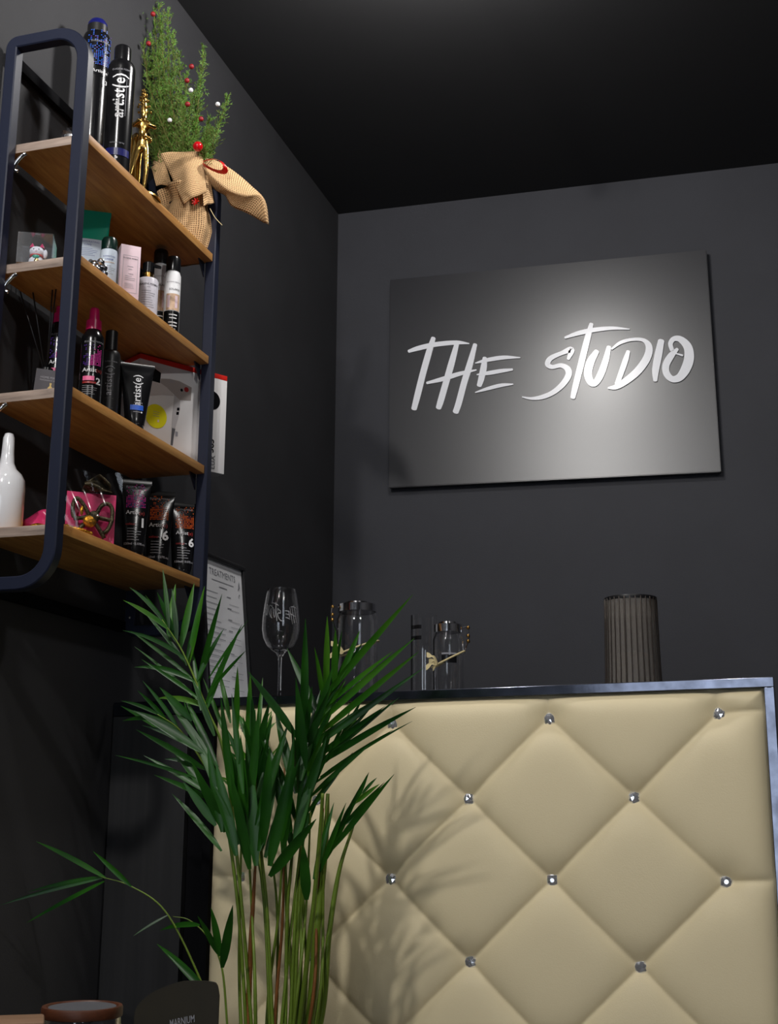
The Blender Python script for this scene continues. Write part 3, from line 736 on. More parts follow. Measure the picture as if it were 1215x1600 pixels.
L = spot(168, -1.262, z, .04); h = hgt(374, L)
t = thing('cream_bottle', 'pale labelled bottle with a dark green cap beside the pink carton', 'bottle', L, FACE)
lathe('bottle_body', [(0, 0), (.016, 0), (.018, .003), (.018, h - .036), (.017, h - .028), (.014, h - .026), (0, h - .026)], M['palelabel'], t)
lathe('bottle_cap', [(0, h - .0258), (.0165, h - .0258), (.0165, h - .006), (.014, h), (0, h)], M['dgreen'], t)
p = Print(cyl(.018)); p.text('HYDRATING', 0, h - .045, .0042, M['lilac'], bold=.01); p.text('CREAM', 0, h - .0515, .0052, M['lilac'], bold=.01); p.rect(-.002, h - .058, .026, .0012, M['photo'], 5); p.lines(-.015, h - .066, .03, 5, .0042, M['grey'], .0008); p.done('bottle_print', t)

L = spot(199, -1.235, z, .05); h = hgt(389, L)
t = thing('pink_carton', 'tall pale pink carton with grey print on the second shelf', 'box', L, FACE + .16)
w2 = .0205; box('carton', -w2, w2, -.019, .019, 0, h, M['pinkbox'], t, .0006)
p = Print(flat(-.019)); zc = h * .5
for q in ((0, h * .80, .030, .0006), (0, h * .12, .030, .0006)): p.rect(*q, M['grey'], 1)
for sx in (-.015, .015): p.rect(sx, h * .46, .0006, h * .68, M['grey'], 1)
p.text('EUGENE PERMA', 0, h * .75, .0042, M['dgrey'], bold=.008); p.rect(0, h * .60, .012, .001, M['grey'], 1); p.rect(0, h * .55, .008, .001, M['grey'], 1)
p.text('PARIS', .002, h * .46, .004, M['dgrey']); p.lines(-.010, h * .42, .022, 3, .004, M['grey'], .0008); p.lines(-.010, h * .28, .02, 4, .003, M['grey'], .0006, seed=5); p.done('carton_print', t)

L = spot(230, -1.238, z, .05); hb = hgt(438, L); h = hgt(411, L)
t = thing('pump_bottle', 'white pump bottle with a gold collar and black pump head', 'bottle', L, FACE)
lathe('bottle_body', [(0, 0), (.020, 0), (.0222, .002), (.0222, hb - .004), (.020, hb), (0, hb)], M['pearl'], t)
lathe('gold_collar', [(0, hb), (.0105, hb), (.0105, hb + .015), (0, hb + .015)], M['goldcap'], t, 24)
b = MB(); b.add(*lathevf([(0, hb + .0152), (.0125, hb + .0152), (.0125, h - .003), (.010, h), (0, h)], 20)); b.add(*tubevf([(0, 0, h - .007), (.012, -.006, h - .008), (.024, -.012, h - .013)], [.0055, .0035], 8)); b.build('pump_head', M['black'], t)
p = Print(cyl(.0222)); p.text('EUGENE PERMA', 0, hb - .017, .0056, M['dgrey'], bold=.006); p.text('PARIS', 0, hb - .024, .003, M['grey']); p.lines(-.014, hb - .032, .03, 9, .0052, M['grey'], .0008); p.done('bottle_print', t)

def solar_can(px, x, py, label, name='dry_shampoo_can'):
    L = spot(px, x, z, .06); h = hgt(py, L)
    t = thing(name, label, 'can', L, FACE); r = .0180
    lathe('can_body', [(0, 0), (r - .001, 0), (r, .001), (r, h - .046), (r - .002, h - .040), (.015, h - .036), (0, h - .036)], M['white'], t)
    lathe('can_cap', [(0, h - .0358), (.0165, h - .0358), (.0165, h - .006), (.0145, h - .001), (.011, h), (0, h)], M['black'], t)
    p = Print(cyl(r)); zb = h - .046
    p.rect(0, zb * .20, .034, zb * .40, M['black'], 14); p.rect(.001, zb * .545, .029, zb * .27, M['photo'], 12)
    for q in (-.009, .008): p.rect(q, zb * .55, .006, zb * .20, M['pinkbox'], 3)
    p.text('EUGENE PERMA', .001, zb * .87, .0042, M['grey']); p.text('SOLARIS', .003, zb * .75, .0065, M['dgrey'], bold=.004)
    for k, ww in enumerate((.018, .016, .019, .018, .013)): p.rect(.002, zb * (.335 - .052 * k - (.02 if k > 1 else 0)), ww, .0026, M['grey'] if k == 4 else M['white'], 5)
    p.done('can_print', t)
solar_can(247, -1.284, 392, 'white and black spray can half hidden behind the pump bottle')
solar_can(267.5, -1.24, 403, 'white and black spray can with a beige picture, rightmost on its shelf')

# --- third shelf
z = SZ[2]
L = spot(70, -1.338, z, .04); L = (L[0], max(L[1], SHY0 + .027), L[2])
t = thing('reed_diffuser', 'black reed diffuser bottle with a hanging square gold-printed tag', 'diffuser', L, FACE)
lathe('bottle', [(0, 0), (.023, 0), (.025, .003), (.025, .055), (.021, .064), (.011, .069), (.0105, .076), (.013, .077), (.013, .086), (.0095, .087), (.0095, .070), (0, .070)], M['black'], t)
for px, py in ((18, 411), (43, 402), (86, 401), (93, 404)):
    tipz = row_z(py, L[0] + .02, L[1] - .04); yy = L[1] - .035; q = at_y(px, py, yy) - np.array(L); c, s_ = math.cos(-FACE), math.sin(-FACE)
    q = np.array([q[0] * c - q[1] * s_, q[0] * s_ + q[1] * c, q[2]]); d = _n(q); tube('reed', [(d[0] * .004, d[1] * .004, .074), q], .0016, M['satin'], t, 6)
v, f = boxvf(-.030, .030, -.0012, 0, 0, .066, 0)
tg = mesh('hanging_tag', v, f, M['tag'], t, False); tg.location = (.007, -.0275, .008); tg.rotation_euler = (.05, .075, -.05)
box('tag_edge', -.030, .030, -.002, -.0013, 0, .003, M['tagedge'], tg, 0)
p = Print(flat(-.0012), .0004); p.text('HOME PERFUME', 0, .050, .0058, M['grey']); p.text('FRAGRANCE DIFFUSER', 0, .0445, .0042, M['grey'])
p.poly([(-.002, .040), (.002, .040), (.0015, .034), (.0045, .030), (.0045, .026), (-.0045, .026), (-.0045, .030), (-.0015, .034)], M['goldprint'])
for k, ww in enumerate((.038, .014, .028, .036)): p.rect(.0, .0215 - .0042 * k - .001 * (k > 1), ww, .0016, M['goldprint'], 1)
p.done('gold_tag_print', tg)
tube('tag_cord', [(0, -.0125, .082), (.004, -.026, .073)], .0006, M['satin'], t, 5)

def spritz(px, x, pytop, label, rz):
    L = spot(px, x, z, .06); h = hgt(pytop, L)
    t = thing('spray_bottle', label, 'bottle', L, rz); r = .0225
    lathe('bottle_body', [(0, 0), (r - .002, 0), (r, .002), (r, h - .070), (r - .001, h - .062), (.016, h - .052), (.0135, h - .0482), (0, h - .0482)], M['black'], t)
    b = MB(); b.add(*lathevf([(0, h - .048), (.0155, h - .048), (.0150, h - .028), (.0105, h - .0265), (.0095, h - .006), (.008, h - .001), (0, h)], 26))
    b.build('spray_cap', M['pink'], t, sharp=30)
    p = Print(cyl(r)); p.text('EUGENE PERMA', .002, h - .078, .0052, M['grey'])
    p.dots(.0, h - .128, .034, .044, 12, 14, M['pinkprint'], M['purple'], lambda i, j: 0 if rnd.random() < (.04 if j < 1 + i * .85 else .82) else (1 if i > 3 + j * .3 else 2), .6)
    p.text('Artist', -.004, h - .138, .0115, M['white'], bold=.008); p.text('(e)', .014, h - .138, .010, M['dred'])
    p.rect(-.005, h - .155, .022, .009, M['rose'], 6); p.text('2', .0135, h - .160, .018, M['white'], bold=.03); p.rect(-.003, h - .1635, .026, .004, M['dred'], 6)
    p.lines(-.016, h - .170, .03, 5, .0042, M['grey'], .0008); p.done('bottle_print', t)
spritz(87, -1.352, 472, 'pink-capped black spray bottle behind the reed diffuser', FACE)
spritz(141, -1.262, 482, 'pink-capped black spray bottle numbered 2 to the right of the shelf post', FACE)

L = spot(169, -1.270, z, .06); h = hgt(518, L)
t = thing('slim_black_can', 'slim black spray can with faint vertical lettering behind the pink-capped bottle', 'can', L, FACE)
b_, c_ = can_profile(.0205, h, .0125, .044, .016); lathe('can_body', b_, M['satin'], t)
lathe('can_cap', [(0, h - .044), (.0125, h - .044), (.0125, h - .002), (.0105, h), (0, h)], M['satin'], t)
p = Print(cyl(.0205)); p.text('EUGENE PERMA', .001, h - .072, .0036, M['grey']); p.text('artist(e)', -.002, h - .112, .020, M['grey'], math.pi / 2, bold=.006); p.rect(.0065, h - .108, .0005, .052, M['dgrey'], 1)
for q in ((.0, h - .150, .018, .0006), (.0, h - .170, .018, .0006)): p.rect(*q, M['dgrey'], 4)
p.done('can_print', t)

L = spot(212, -1.237, z, .06); h = hgt(569, L)
t = thing('black_squeeze_tube', 'black squeeze tube with vertical lettering and a blue band before the dryer carton', 'tube', L, FACE + .1)
sf = squeeze_tube(t, h, .071, .040, .034, .016, .018, M['black'], M['black'])
p = Print(sf); p.text('artist(e)', .0, h * .60, .022, M['white'], math.pi / 2, bold=.008); p.rect(.008, h * .60, .0005, .055, M['grey'], 1)
p.rect(.0, h * .335, .027, .011, M['bluedot'], 8); p.text('masque', .003, h * .41, .0058, M['grey']); p.rect(.002, h * .375, .02, .0008, M['grey'], 5); p.rect(0, h * .27, .015, .0012, M['grey'], 4); p.disc(.010, h * .27, .0018, M['white'], 10); p.done('tube_print', t)

# dryer carton, standing slanted across the far end of the board
BA = np.array([-1.318, 2.405]); BB = np.array([-1.196, 2.603]); bd_ = _n(BB - BA); bl = float(np.linalg.norm(BB - BA)); rz = math.atan2(bd_[1], bd_[0])
t = thing('hair_dryer_carton', 'white and red carton with a hair dryer picture leaning past the shelf end', 'box', (BA[0], BA[1], z + .0004), rz)
h = 1.868 - z; dp = .074; rb = .012
box('carton', 0, bl, 0, dp, 0, h - rb, M['paper'], t, .0005); box('red_lid_band', 0, bl, 0, dp, h - rb + .0002, h, M['red'], t, .0005)
def bx(px, py):                                        # picture point -> carton front (x along, z up)
    r = ray(px, py); n = np.array([bd_[1], -bd_[0], 0]); k = np.dot(np.array([BA[0], BA[1], 0]) - CAM, n) / np.dot(r, n); q = CAM + r * k
    return (float(np.dot(q[:2] - BA, bd_)), float(q[2] - z))
zpx = lambda zx, zy: bx(160 + zx / 6.075, 540 + zy / 6.075)
p = Print(flat(0), .0004)
p.poly([zpx(445, 335), zpx(530, 345), zpx(620, 400), zpx(680, 480), zpx(560, 470), zpx(440, 480)], mat('pale_grey_print', srgb(196, 188, 186), .5))
nz_ = mat('dryer_grey_print', srgb(160, 150, 146), .5); hd = mat('dryer_white_print', srgb(186, 182, 184), .5)
p.poly([zpx(555, 315), zpx(640, 318), zpx(730, 340), zpx(845, 400), zpx(838, 525), zpx(760, 520), zpx(735, 520), zpx(690, 480), zpx(610, 400), zpx(548, 355)], nz_)
p.poly([zpx(680, 470), zpx(735, 520), zpx(735, 610), zpx(715, 700), zpx(690, 785), zpx(655, 785), zpx(665, 640)], hd)
p.poly([zpx(458, 190), zpx(555, 262), zpx(545, 358), zpx(440, 330)], M['black'])
p.poly([zpx(658, 786), zpx(690, 792), zpx(675, 870), zpx(665, 950), zpx(645, 945)], M['dgrey'])
p.poly([zpx(690, 815), zpx(715, 822), zpx(712, 865), zpx(690, 862)], M['grey'])
for q in ((718, 605), (712, 645)): p.poly([zpx(q[0] - 12, q[1] - 14), zpx(q[0] + 12, q[1] - 14), zpx(q[0] + 10, q[1] + 14), zpx(q[0] - 14, q[1] + 14)], M['black'])
for q, r_ in (((750, 425), .0035), ((795, 420), .006)): c = zpx(*q); p.disc(c[0], c[1], r_, M['dred'] if r_ > .004 else M['black'])
c = zpx(507, 672); q = zpx(507, 550); p.disc(c[0], c[1], abs(q[1] - c[1]) * .93, M['yellow'], 36)
for k in range(3): p.rect(c[0], c[1] + .010 - .005 * k, .016, .0008, M['grey'], 1)
p.rect(c[0] + .006, c[1] - .010, .004, .006, M['pinkbox'], 1)
p.done('carton_print', t); p = Print(flat(0), .0006)
c = zpx(660, 345); p.text('385', c[0], c[1], .010, M['grey'])
a_, b2, c2, d2 = zpx(1040, 430), zpx(1070, 520), zpx(1040, 610), zpx(1000, 520)
cc = (a_[0], (a_[1] + c2[1]) / 2); p.disc(cc[0], cc[1], abs(a_[1] - c2[1]) / 2, M['black'], 30)
c = zpx(1045, 970); p.text('385', c[0] - .004, c[1] + .004, .022, M['black'], math.pi / 2, bold=.02)
c = zpx(1062, 1040); p.text('LUX', c[0] - .004, c[1] - .018, .017, M['dgrey'], math.pi / 2, bold=.01); c = zpx(1060, 1140); p.text('2100W', c[0] - .006, c[1], .007, M['grey'], math.pi / 2)
p.done('spec_print', t)
p = Print(flat(0), .0004)                                # end panel faces the near end of the shelf
p.text('385', 0, h * .83, .022, M['dred'], bold=.02); o = p.done('end_print', t); o.rotation_euler = (0, 0, -math.pi / 2); o.location = (0, dp / 2, 0)

# --- bottom shelf
z = SZ[3]
L = (-1.357, 1.992, z + .0003)
h = hgt(677, L)
t = thing('white_ceramic_bottle', 'glossy white ceramic bottle with a long thin neck', 'bottle', L, 0)
lathe('bottle_body', [(0, 0), (.032, 0), (.036, .004), (.0365, h * .42), (.035, h * .52), (.029, h * .58), (.019, h * .63), (.0135, h * .69), (.0115, h * .8), (.0105, h * .95), (.008, h * .99), (.004, h), (0, h)], M['ceramic'], t, 48, sharp=80)

L = spot(62, -1.335, z, .02); L = (L[0], max(L[1], 2.03), L[2])
t = thing('sequin_packet', 'crumpled pink and gold sequin packet behind the shelf post', 'packet', L, FACE)
def pk(u, w): return (-.045 + .080 * u, .012 * math.sin(7 * u + 4 * w) - .01 - .02 * (1 - w), .002 + w * (.030 + .045 * u) * (1 - .1 * math.sin(9 * u)))
grid('pink_film', lambda u, w: pk(u, .35 + .65 * w), 20, 8, M['pinkcard'], t, thick=.001); grid('gold_trim', lambda u, w: tuple(np.array(pk(u, .42 * w)) + np.array([-.004, -.005, 0])), 20, 6, M['sequin'], t, thick=.004)

L = spot(143, -1.245, z, .05)
t = thing('sequin_spider_packet', 'pink card with a black and gold sequin spider in clear plastic', 'packet', L, FACE + .12)
KW, KH = .094, .1
cd_ = box('backing_card', -KW / 2, KW / 2, .012, .0135, .0, KH, M['pinkcard'], t, 0)
def bag(y): return lambda u, w: ((u - .5) * (KW + .012), y + .0035 * math.sin(11 * u + 6 * w) - .006 * math.sin(math.pi * u) * math.sin(math.pi * min(1, w * 1.4)) * (1 if y < 0 else -1), .001 + w * (KH + .034 + .004 * math.sin(9 * u)))
grid('clear_bag', bag(-.014), 22, 22, M['film'], t); 
grid('bag_header', lambda u, w: (.0 + .058 * (u - .35) * (1 - .2 * w), .002 + .008 * math.sin(6 * u + 7 * w), KH + .001 + w * (.034 - .03 * abs(u - .55))), 14, 10, M['dsequin'], t, thick=.002)
loops = [[(-.004, .052), (-.018, .074), (-.030, .084), (-.036, .072), (-.036, .054), (-.033, .046)], [(-.006, .050), (-.020, .046), (-.034, .044)],
         [(.008, .056), (.018, .074), (.030, .078), (.038, .068), (.038, .046), (.032, .028), (.024, .020)], [(.010, .050), (.024, .048), (.042, .046)],
         [(.006, .040), (.016, .026), (.026, .010)], [(-.006, .040), (-.018, .030), (-.024, .018)]]
for lp in loops:
    P = smoothpath([(x, -.002, zz) for x, zz in lp], 6); N_ = len(P)
    tube('spider_leg', P, [.0042] * 6, M['dsequin'], t, 8)
b = MB(); b.add(*spherevf((.004, -.004, .050), .011, 16, 10, (1, .7, 1.1))); b.build('spider_head', M['dsequin'], t)
b = MB(); b.add(*spherevf((-.004, -.006, .040), .012, 16, 10, (1.1, .6, 1.0))); b.add(*spherevf((-.020, -.005, .060), .006, 10, 8, (.6, .5, 1.6))); b.build('spider_body', M['sequin'], t)
sphere('crystal_eye', (.009, -.0125, .051), .003, M['crystal'], t, (1.3, .6, .8), 8, 5)
b = MB()
for k in range(9): b.add(*spherevf((-.046 + .0055 * k, -.008 + .002 * math.sin(k), .026 - .0012 * k), .006, 8, 6, (1, .7, .8)))
b.build('gold_trim', M['sequin'], t)

def color_tube(px, x, pytop, num, m1, m2, label, rz, w=.068):
    L = spot(px, x, z, .06); h = hgt(pytop, L)
    t = thing('colour_tube', label, 'tube', L, rz)
    sf = squeeze_tube(t, h, w, .043, .036, .018, .0185, M['black'], M['black'])
    p = Print(sf); s = h / .155; p.text('EUGENE PERMA', 0, h * .905, .0052 * s, M['grey'], bold=.01); p.disc(.0, h * .895, .0018, M['grey'], 10)
    p.dots(0, h * .645, .040, .046 * s, 13, 15, m1, m2, lambda i, j: 0 if rnd.random() < (.05 if j < 9 - abs(i - 6) * .35 else .72) else (1 if rnd.random() < .75 else 2), .6)
    p.text('Artist', -.006, h * .582, .0105 * s, M['white'], bold=.008); p.text('(e)', .0125, h * .578, .0095 * s, M['dred'], bold=.01)
    p.text(num, .0145, h * .455, .024 * s, M['white'], bold=.03); p.text('colour', -.010, h * .44, .0065 * s, M['dred'], bold=.02); p.rect(.002, h * .44, .005, .0016, M['grey'], 2)
    p.lines(-.016, h * .385, .030, 5, .0052 * s, M['grey'], .0011, seed=len(num)); p.text('150ml · 5.07fl.oz', .0, h * .20, .0058 * s, M['grey'], bold=.02)
    p.done('tube_print', t)
color_tube(209, -1.262, 750, '1', M['pinkprint'], M['purple'], 'black tube with magenta dots and the number 1', FACE + .05, .064)
color_tube(246, -1.285, 768, '6', M['orange'], M['dred'], 'black tube with orange dots and the number 6, second tube from the right', FACE - .05)
color_tube(285, -1.248, 786, '6', M['orange'], M['dred'], 'black tube with orange dots and the number 6, at the right shelf end', FACE + .12, .070)

# ------------------------------------------------------------------ on the counter
# price list in a black frame
MR = np.array([-1.213, 2.842]); ma = math.radians(87); md = np.array([-math.cos(ma), -math.sin(ma)]) ; mw = .226
mz = counter_z(-1.22); mt = .350; MB_ = MR + md * mw
t = thing('framed_price_list', 'black framed white price list standing at the left end of the counter', 'picture frame', (MB_[0], MB_[1], mz + .001), math.atan2(-md[1], -md[0]))
ln = -.10; fw = .011
def lean(v): return [(x + 0, y - zz * ln, zz) for x, y, zz in v]
for nm, q in (('frame_rail', (0, mw, -.008, .008, 0, fw)), ('frame_rail', (0, mw, -.008, .008, mt - fw, mt)), ('frame_rail', (0, fw, -.008, .008, fw, mt - fw)), ('frame_rail', (mw - fw, mw, -.008, .008, fw, mt - fw))):
    v, f = boxvf(*q, .001); mesh(nm, lean(v), f, M['satin'], t, sharp=40)
v, f = boxvf(fw, mw - fw, .000, .004, fw, mt - fw); mesh('paper_sheet', lean(v), f, M['paper2'], t, False)
v, f = boxvf(mw / 2 - .03, mw / 2 + .03, .06, .063, 0, mt * .7); mesh('easel_leg', [(x, y + .02 - zz * (.0), zz) for x, y, zz in v], f, M['satin'], t, False)
p = Print(lambda x, zz: .0 - zz * ln, .0006)
xc = mw / 2; p.text('TREATMENTS', xc, mt - .040, .022, M['grey'], xs=1.0); p.rect(xc, mt - .058, .11, .0016, M['grey'], 1); p.rect(xc, mt - .071, .04, .002, M['grey'], 1)
r2 = random.Random(4)
for k in range(17):
    zz = mt - .088 - .0135 * k
    if zz < .02: break
    w1 = r2.uniform(.05, .10); p.rect(.022 + w1 / 2, zz, w1, .0013, M['grey'], 1)
    if k % 2 == 0: p.rect(mw * .62, zz - .001, .02, .0022, M['grey'], 1)
    if k % 3: p.rect(mw - .06, zz - .004, .05, .0009, M['grey'], 1)
c = (mw - .032, mt - .052); p.poly([(c[0] - .004, c[1] - .01), (c[0] + .005, c[1] - .006), (c[0] + .002, c[1] + .012)], M['grey']); p.disc(c[0], c[1] - .024, .003, M['grey'], 8)
p.done('price_list_print', t)

def on_counter(px, y, py=1000):
    q = at_y(px, py, y); return (float(q[0]), y, counter_z(float(q[0])))
# wine glass
L = on_counter(438, 2.68); h = hgt(921, L); kx = 1.0
t = thing('wine_glass', 'clear stemmed wine glass with white etched lettering on the counter', 'glass', L, FACE * .75)
rb = .0425; sc = h / .26
outer = [(0, .001), (.036, .001), (.037, .0025), (.030, .0045), (.012, .008), (.0045, .016), (.0038, .04), (.0038, .085 * sc), (.0048, .104 * sc), (.010, .114 * sc), (.020, .120 * sc), (.031, .131 * sc), (.039, .148 * sc), (rb, .168 * sc), (.0418, .192 * sc), (.0385, .222 * sc), (.0345, .247 * sc), (.0318, h)]
inner = [(r - .0011, zz + .0004) for r, zz in outer[-1:]] + [(r - .0013, zz) for r, zz in outer[-2:9:-1]] + [(.006, .1195 * sc), (0, .1185 * sc)]
lathe('glass_body', outer + inner, M['glass'], t, 48, sharp=80)
def on_glass(zz): return float(np.interp(zz, [q[1] for q in outer[9:]], [q[0] for q in outer[9:]]))
b = MB(); n_ = 0
for key, (org, strokes) in STROKES.items():
    for st in strokes:
        v, f = strokevf([(q[0] + (0, 1121.5)[org], q[1], q[2] * .9) for q in st], 4); n_ += 1
        out = []
        for q in v:
            zz = .208 * sc - (q[1] - 480) * .000078; a = math.pi / 2 + (q[0] - 1120) * .00108; r = on_glass(zz) + .0004 + .00002 * n_; out.append((r * math.cos(a), r * math.sin(a), zz))
        b.add(out, f)
b.build('etched_lettering', M['white'], t, smooth=False)

def pitcher(px, y, pytop, rpx, label, bead_side):
    L = on_counter(px, y); h = hgt(pytop, L); dpt = float(np.dot(np.array(L) - CAM, R[:, 2])); r = rpx / F * dpt
    t = thing('glass_jar', label, 'jar', L, FACE * .7)
    lh = .024; zb = h - lh
    prof = [(0, .001), (r - .003, .001), (r, .004), (r, zb - .016), (r - .004, zb - .006), (r - .006, zb)] + [(r - .0085, zb), (r - .0065, zb - .007), (r - .0025, zb - .017), (r - .0025, .010), (r - .006, .006), (0, .006)]
    lathe('glass_body', prof, M['glass'], t, 48, sharp=70)
    lathe('chrome_lid', [(0, zb + .0005), (r - .003, zb + .0005), (r - .003, zb + lh * .72), (r - .006, zb + lh * .76), (r * .62, zb + lh * .78), (r * .60, h - .001), (r * .5, h), (0, h)], M['chrome'], t, 40)
    b = MB(); sx = bead_side
    b.add(*tubevf(smoothpath([(sx * (r - .002), 0, zb + .012), (sx * (r + .010), -.002, zb + .012), (sx * (r + .012), -.002, zb - .01), (sx * (r + .006), 0, zb - .03), (sx * (r + .001), 0, zb - .045)], 5), .0016, 6))
    b.build('wire_clasp', M['chrome'], t)
    b = MB()
    for q in (.012, -.006, -.018): b.add(*spherevf((sx * (r + .010), -.003, zb + q), .0042, 10, 8))
    b.build('bead', M['goldcap'], t)
    ring = [((r + .0016) * math.cos(a), (r + .0016) * math.sin(a), zb * .60 + .018 * math.cos(a)) for a in np.linspace(0, 2 * math.pi, 40)]
    tube('raffia_band', ring, .0022, M['raffia'], t, 6)
    b = MB()
    for (dx, dz, ln_, a0) in ((-.004, .004, .032, 2.55), (-.002, -.006, .030, 3.5), (0, 0, .022, 3.0), (.004, .002, .018, 3.9)):
        P = smoothpath([(-sx * .002, 0, 0), (math.cos(a0) * ln_ * .5, -.006, math.sin(a0) * ln_ * .5 + .004), (math.cos(a0) * ln_, -.001, math.sin(a0) * ln_)], 6)
        for i in range(len(P) - 1):
            w = .0015 + .0045 * abs(math.sin(math.pi * (.1 + 1.7 * i / len(P)))); w2 = .0015 + .0045 * abs(math.sin(math.pi * (.1 + 1.7 * (i + 1) / len(P))))
            base = np.array([-r * .75, -r * .72 - .003, zb * .60 - .012]); b.add([P[i] + base + (0, 0, w), P[i + 1] + base + (0, 0, w2), P[i + 1] + base + (0, -.003, -w2), P[i] + base + (0, -.003, -w)], [(0, 1, 2, 3)])
    b.build('raffia_bow', M['raffia'], t)
    return t, r, h
pitcher(558, 2.74, 941, 33, 'clear glass jar with chrome lid and raffia, behind the palm tips', -1)
t, r, h = pitcher(700, 2.72, 972, 24.5, 'smaller clear glass jar with chrome lid and black label', 1)
p = Print(cyl(r)); p.rect(-.003, h * .50, r * .95, .017, M['black'], 8); p.rect(-.003, h * .50 + .012, r * .95, .003, M['grey'], 8); p.done('black_label', t)
L = on_counter(662, 2.82); h = hgt(962, L)
t = thing('glass_tumbler', 'tall clear glass vase with two dark bands behind the smaller jar', 'vase', L, 0)
r = .030; lathe('glass_body', [(0, .001), (r, .001), (r, h), (r - .002, h), (r - .002, .006), (0, .006)], M['glass'], t, 40)
for py in (979, 996):
    zz = float(row_z(py, L[0], L[1] - .03)) - L[2]
    v = []; 
    for j in (0, 1):
        for k in range(9):
            a = math.radians(215 + 60 * k / 8); v.append(((r + .0006) * math.cos(a), (r + .0006) * math.sin(a), zz + (j - .5) * .009))
    mesh('dark_band', v, [(k, k + 1, k + 10, k + 9) for k in range(8)], M['black'], t)

# smoked ribbed candle holder
L = on_counter(987, 2.74); h = hgt(937, L); dpt = float(np.dot(np.array(L) - CAM, R[:, 2])); r = 41.5 / F * dpt
t = thing('candle_holder', 'dark ribbed smoked candle holder on the right of the counter', 'candle holder', L, .3)
n = 96; v = []; f = []
levels = [(0, 1.03), (.03, 1.035), (.25, 1.01), (.5, .99), (.75, .975), (1., .965)]
for zz, k in levels:
    for i in range(n): a = 2 * math.pi * i / n; q = r * k * (1 + .012 * math.cos(a * 32)); v.append((q * math.cos(a), q * math.sin(a), zz * h))
for zz, k in levels[::-1]:
    for i in range(n): a = 2 * math.pi * i / n; q = r * k - .0035; v.append((q * math.cos(a), q * math.sin(a), max(zz * h, .008)))
L_ = len(levels) * 2
f = [(j * n + i, j * n + (i + 1) % n, (j + 1) * n + (i + 1) % n, (j + 1) * n + i) for j in range(L_ - 1) for i in range(n)]
f.append(tuple(range(n))[::-1]); f.append(tuple((L_ - 1) * n + i for i in range(n)))
mesh('smoked_body', v, f, M['smoke'], t, sharp=70)
for k in range(30):
    a = 2 * math.pi * k / 30 + .1; P = [((r * q + .0012) * math.cos(a), (r * q + .0012) * math.sin(a), max(zz * h, .002)) for zz, q in levels]
    tube('rib', P, .0013 if k % 5 else .0020, M['darkrod'], t, 5)
b = MB(); b.add(*lathevf([(r * .94, h - .004), (r * .99, h - .004), (r * 1.0, h), (r * .99, h + .003), (r * .94, h + .003), (r * .94, h - .004)], 48)); b.build('top_rim', M['satin'], t)
lathe('base_ring', [(0, 0.0002), (r * 1.05, .0002), (r * 1.06, .012), (r * 1.035, .014), (0, .009)], M['satin'], t, 48)
lathe('candle', [(0, .0095), (r * .62, .0095), (r * .62, h * .42), (r * .5, h * .42 - .003), (0, h * .42 - .004)], M['raffia'], t, 28)

# ------------------------------------------------------------------ palm in front of the desk
PB = np.array([-.905, 2.20, 0.])
palm = thing('areca_palm', 'tall areca palm with long arching fronds in front of the desk', 'plant', PB, 0)
lathe('planter', [(0, 0), (.12, 0), (.125, .01), (.15, .30), (.155, .32), (.145, .32), (.14, .29), (0, .27)], M['pot'], palm, 40)
lathe('soil', [(0, .285), (.1395, .275), (.139, .27), (0, .27)], M['soil'], palm, 28)
def wl(px, py, y): return at_y(px, py, y) - PB
r3 = random.Random(21)
def blade(base, D, Lg, wd, droop, m, parent, nrm, fold=.35, seg=7, name='leaflet'):
    v = []; f = []; p_ = np.array(base, float); d = _n(np.array(D, float)); P = [p_.copy()]
    for i in range(seg):
        d = _n(d + np.array([0, 0, -droop / seg])); p_ = p_ + d * Lg / seg; P.append(p_.copy())
    side0 = _n(np.cross(_n(np.array(D, float)), nrm))
    prof = [.35, .8, 1., 1., .92, .72, .42, .04]
    for i, q in enumerate(P):
        t_ = _n(P[min(i + 1, seg)] - P[max(i - 1, 0)]); s = _n(side0 - np.dot(side0, t_) * t_); u = np.cross(s, t_); w = wd / 2 * prof[i]
        v += [q - s * w + u * w * fold, q, q + s * w + u * w * fold]
    for i in range(seg): a = 3 * i; f += [(a, a + 1, a + 4, a + 3), (a + 1, a + 2, a + 5, a + 4)]
    return mesh(name, v, f, m, parent)
NL = [0]
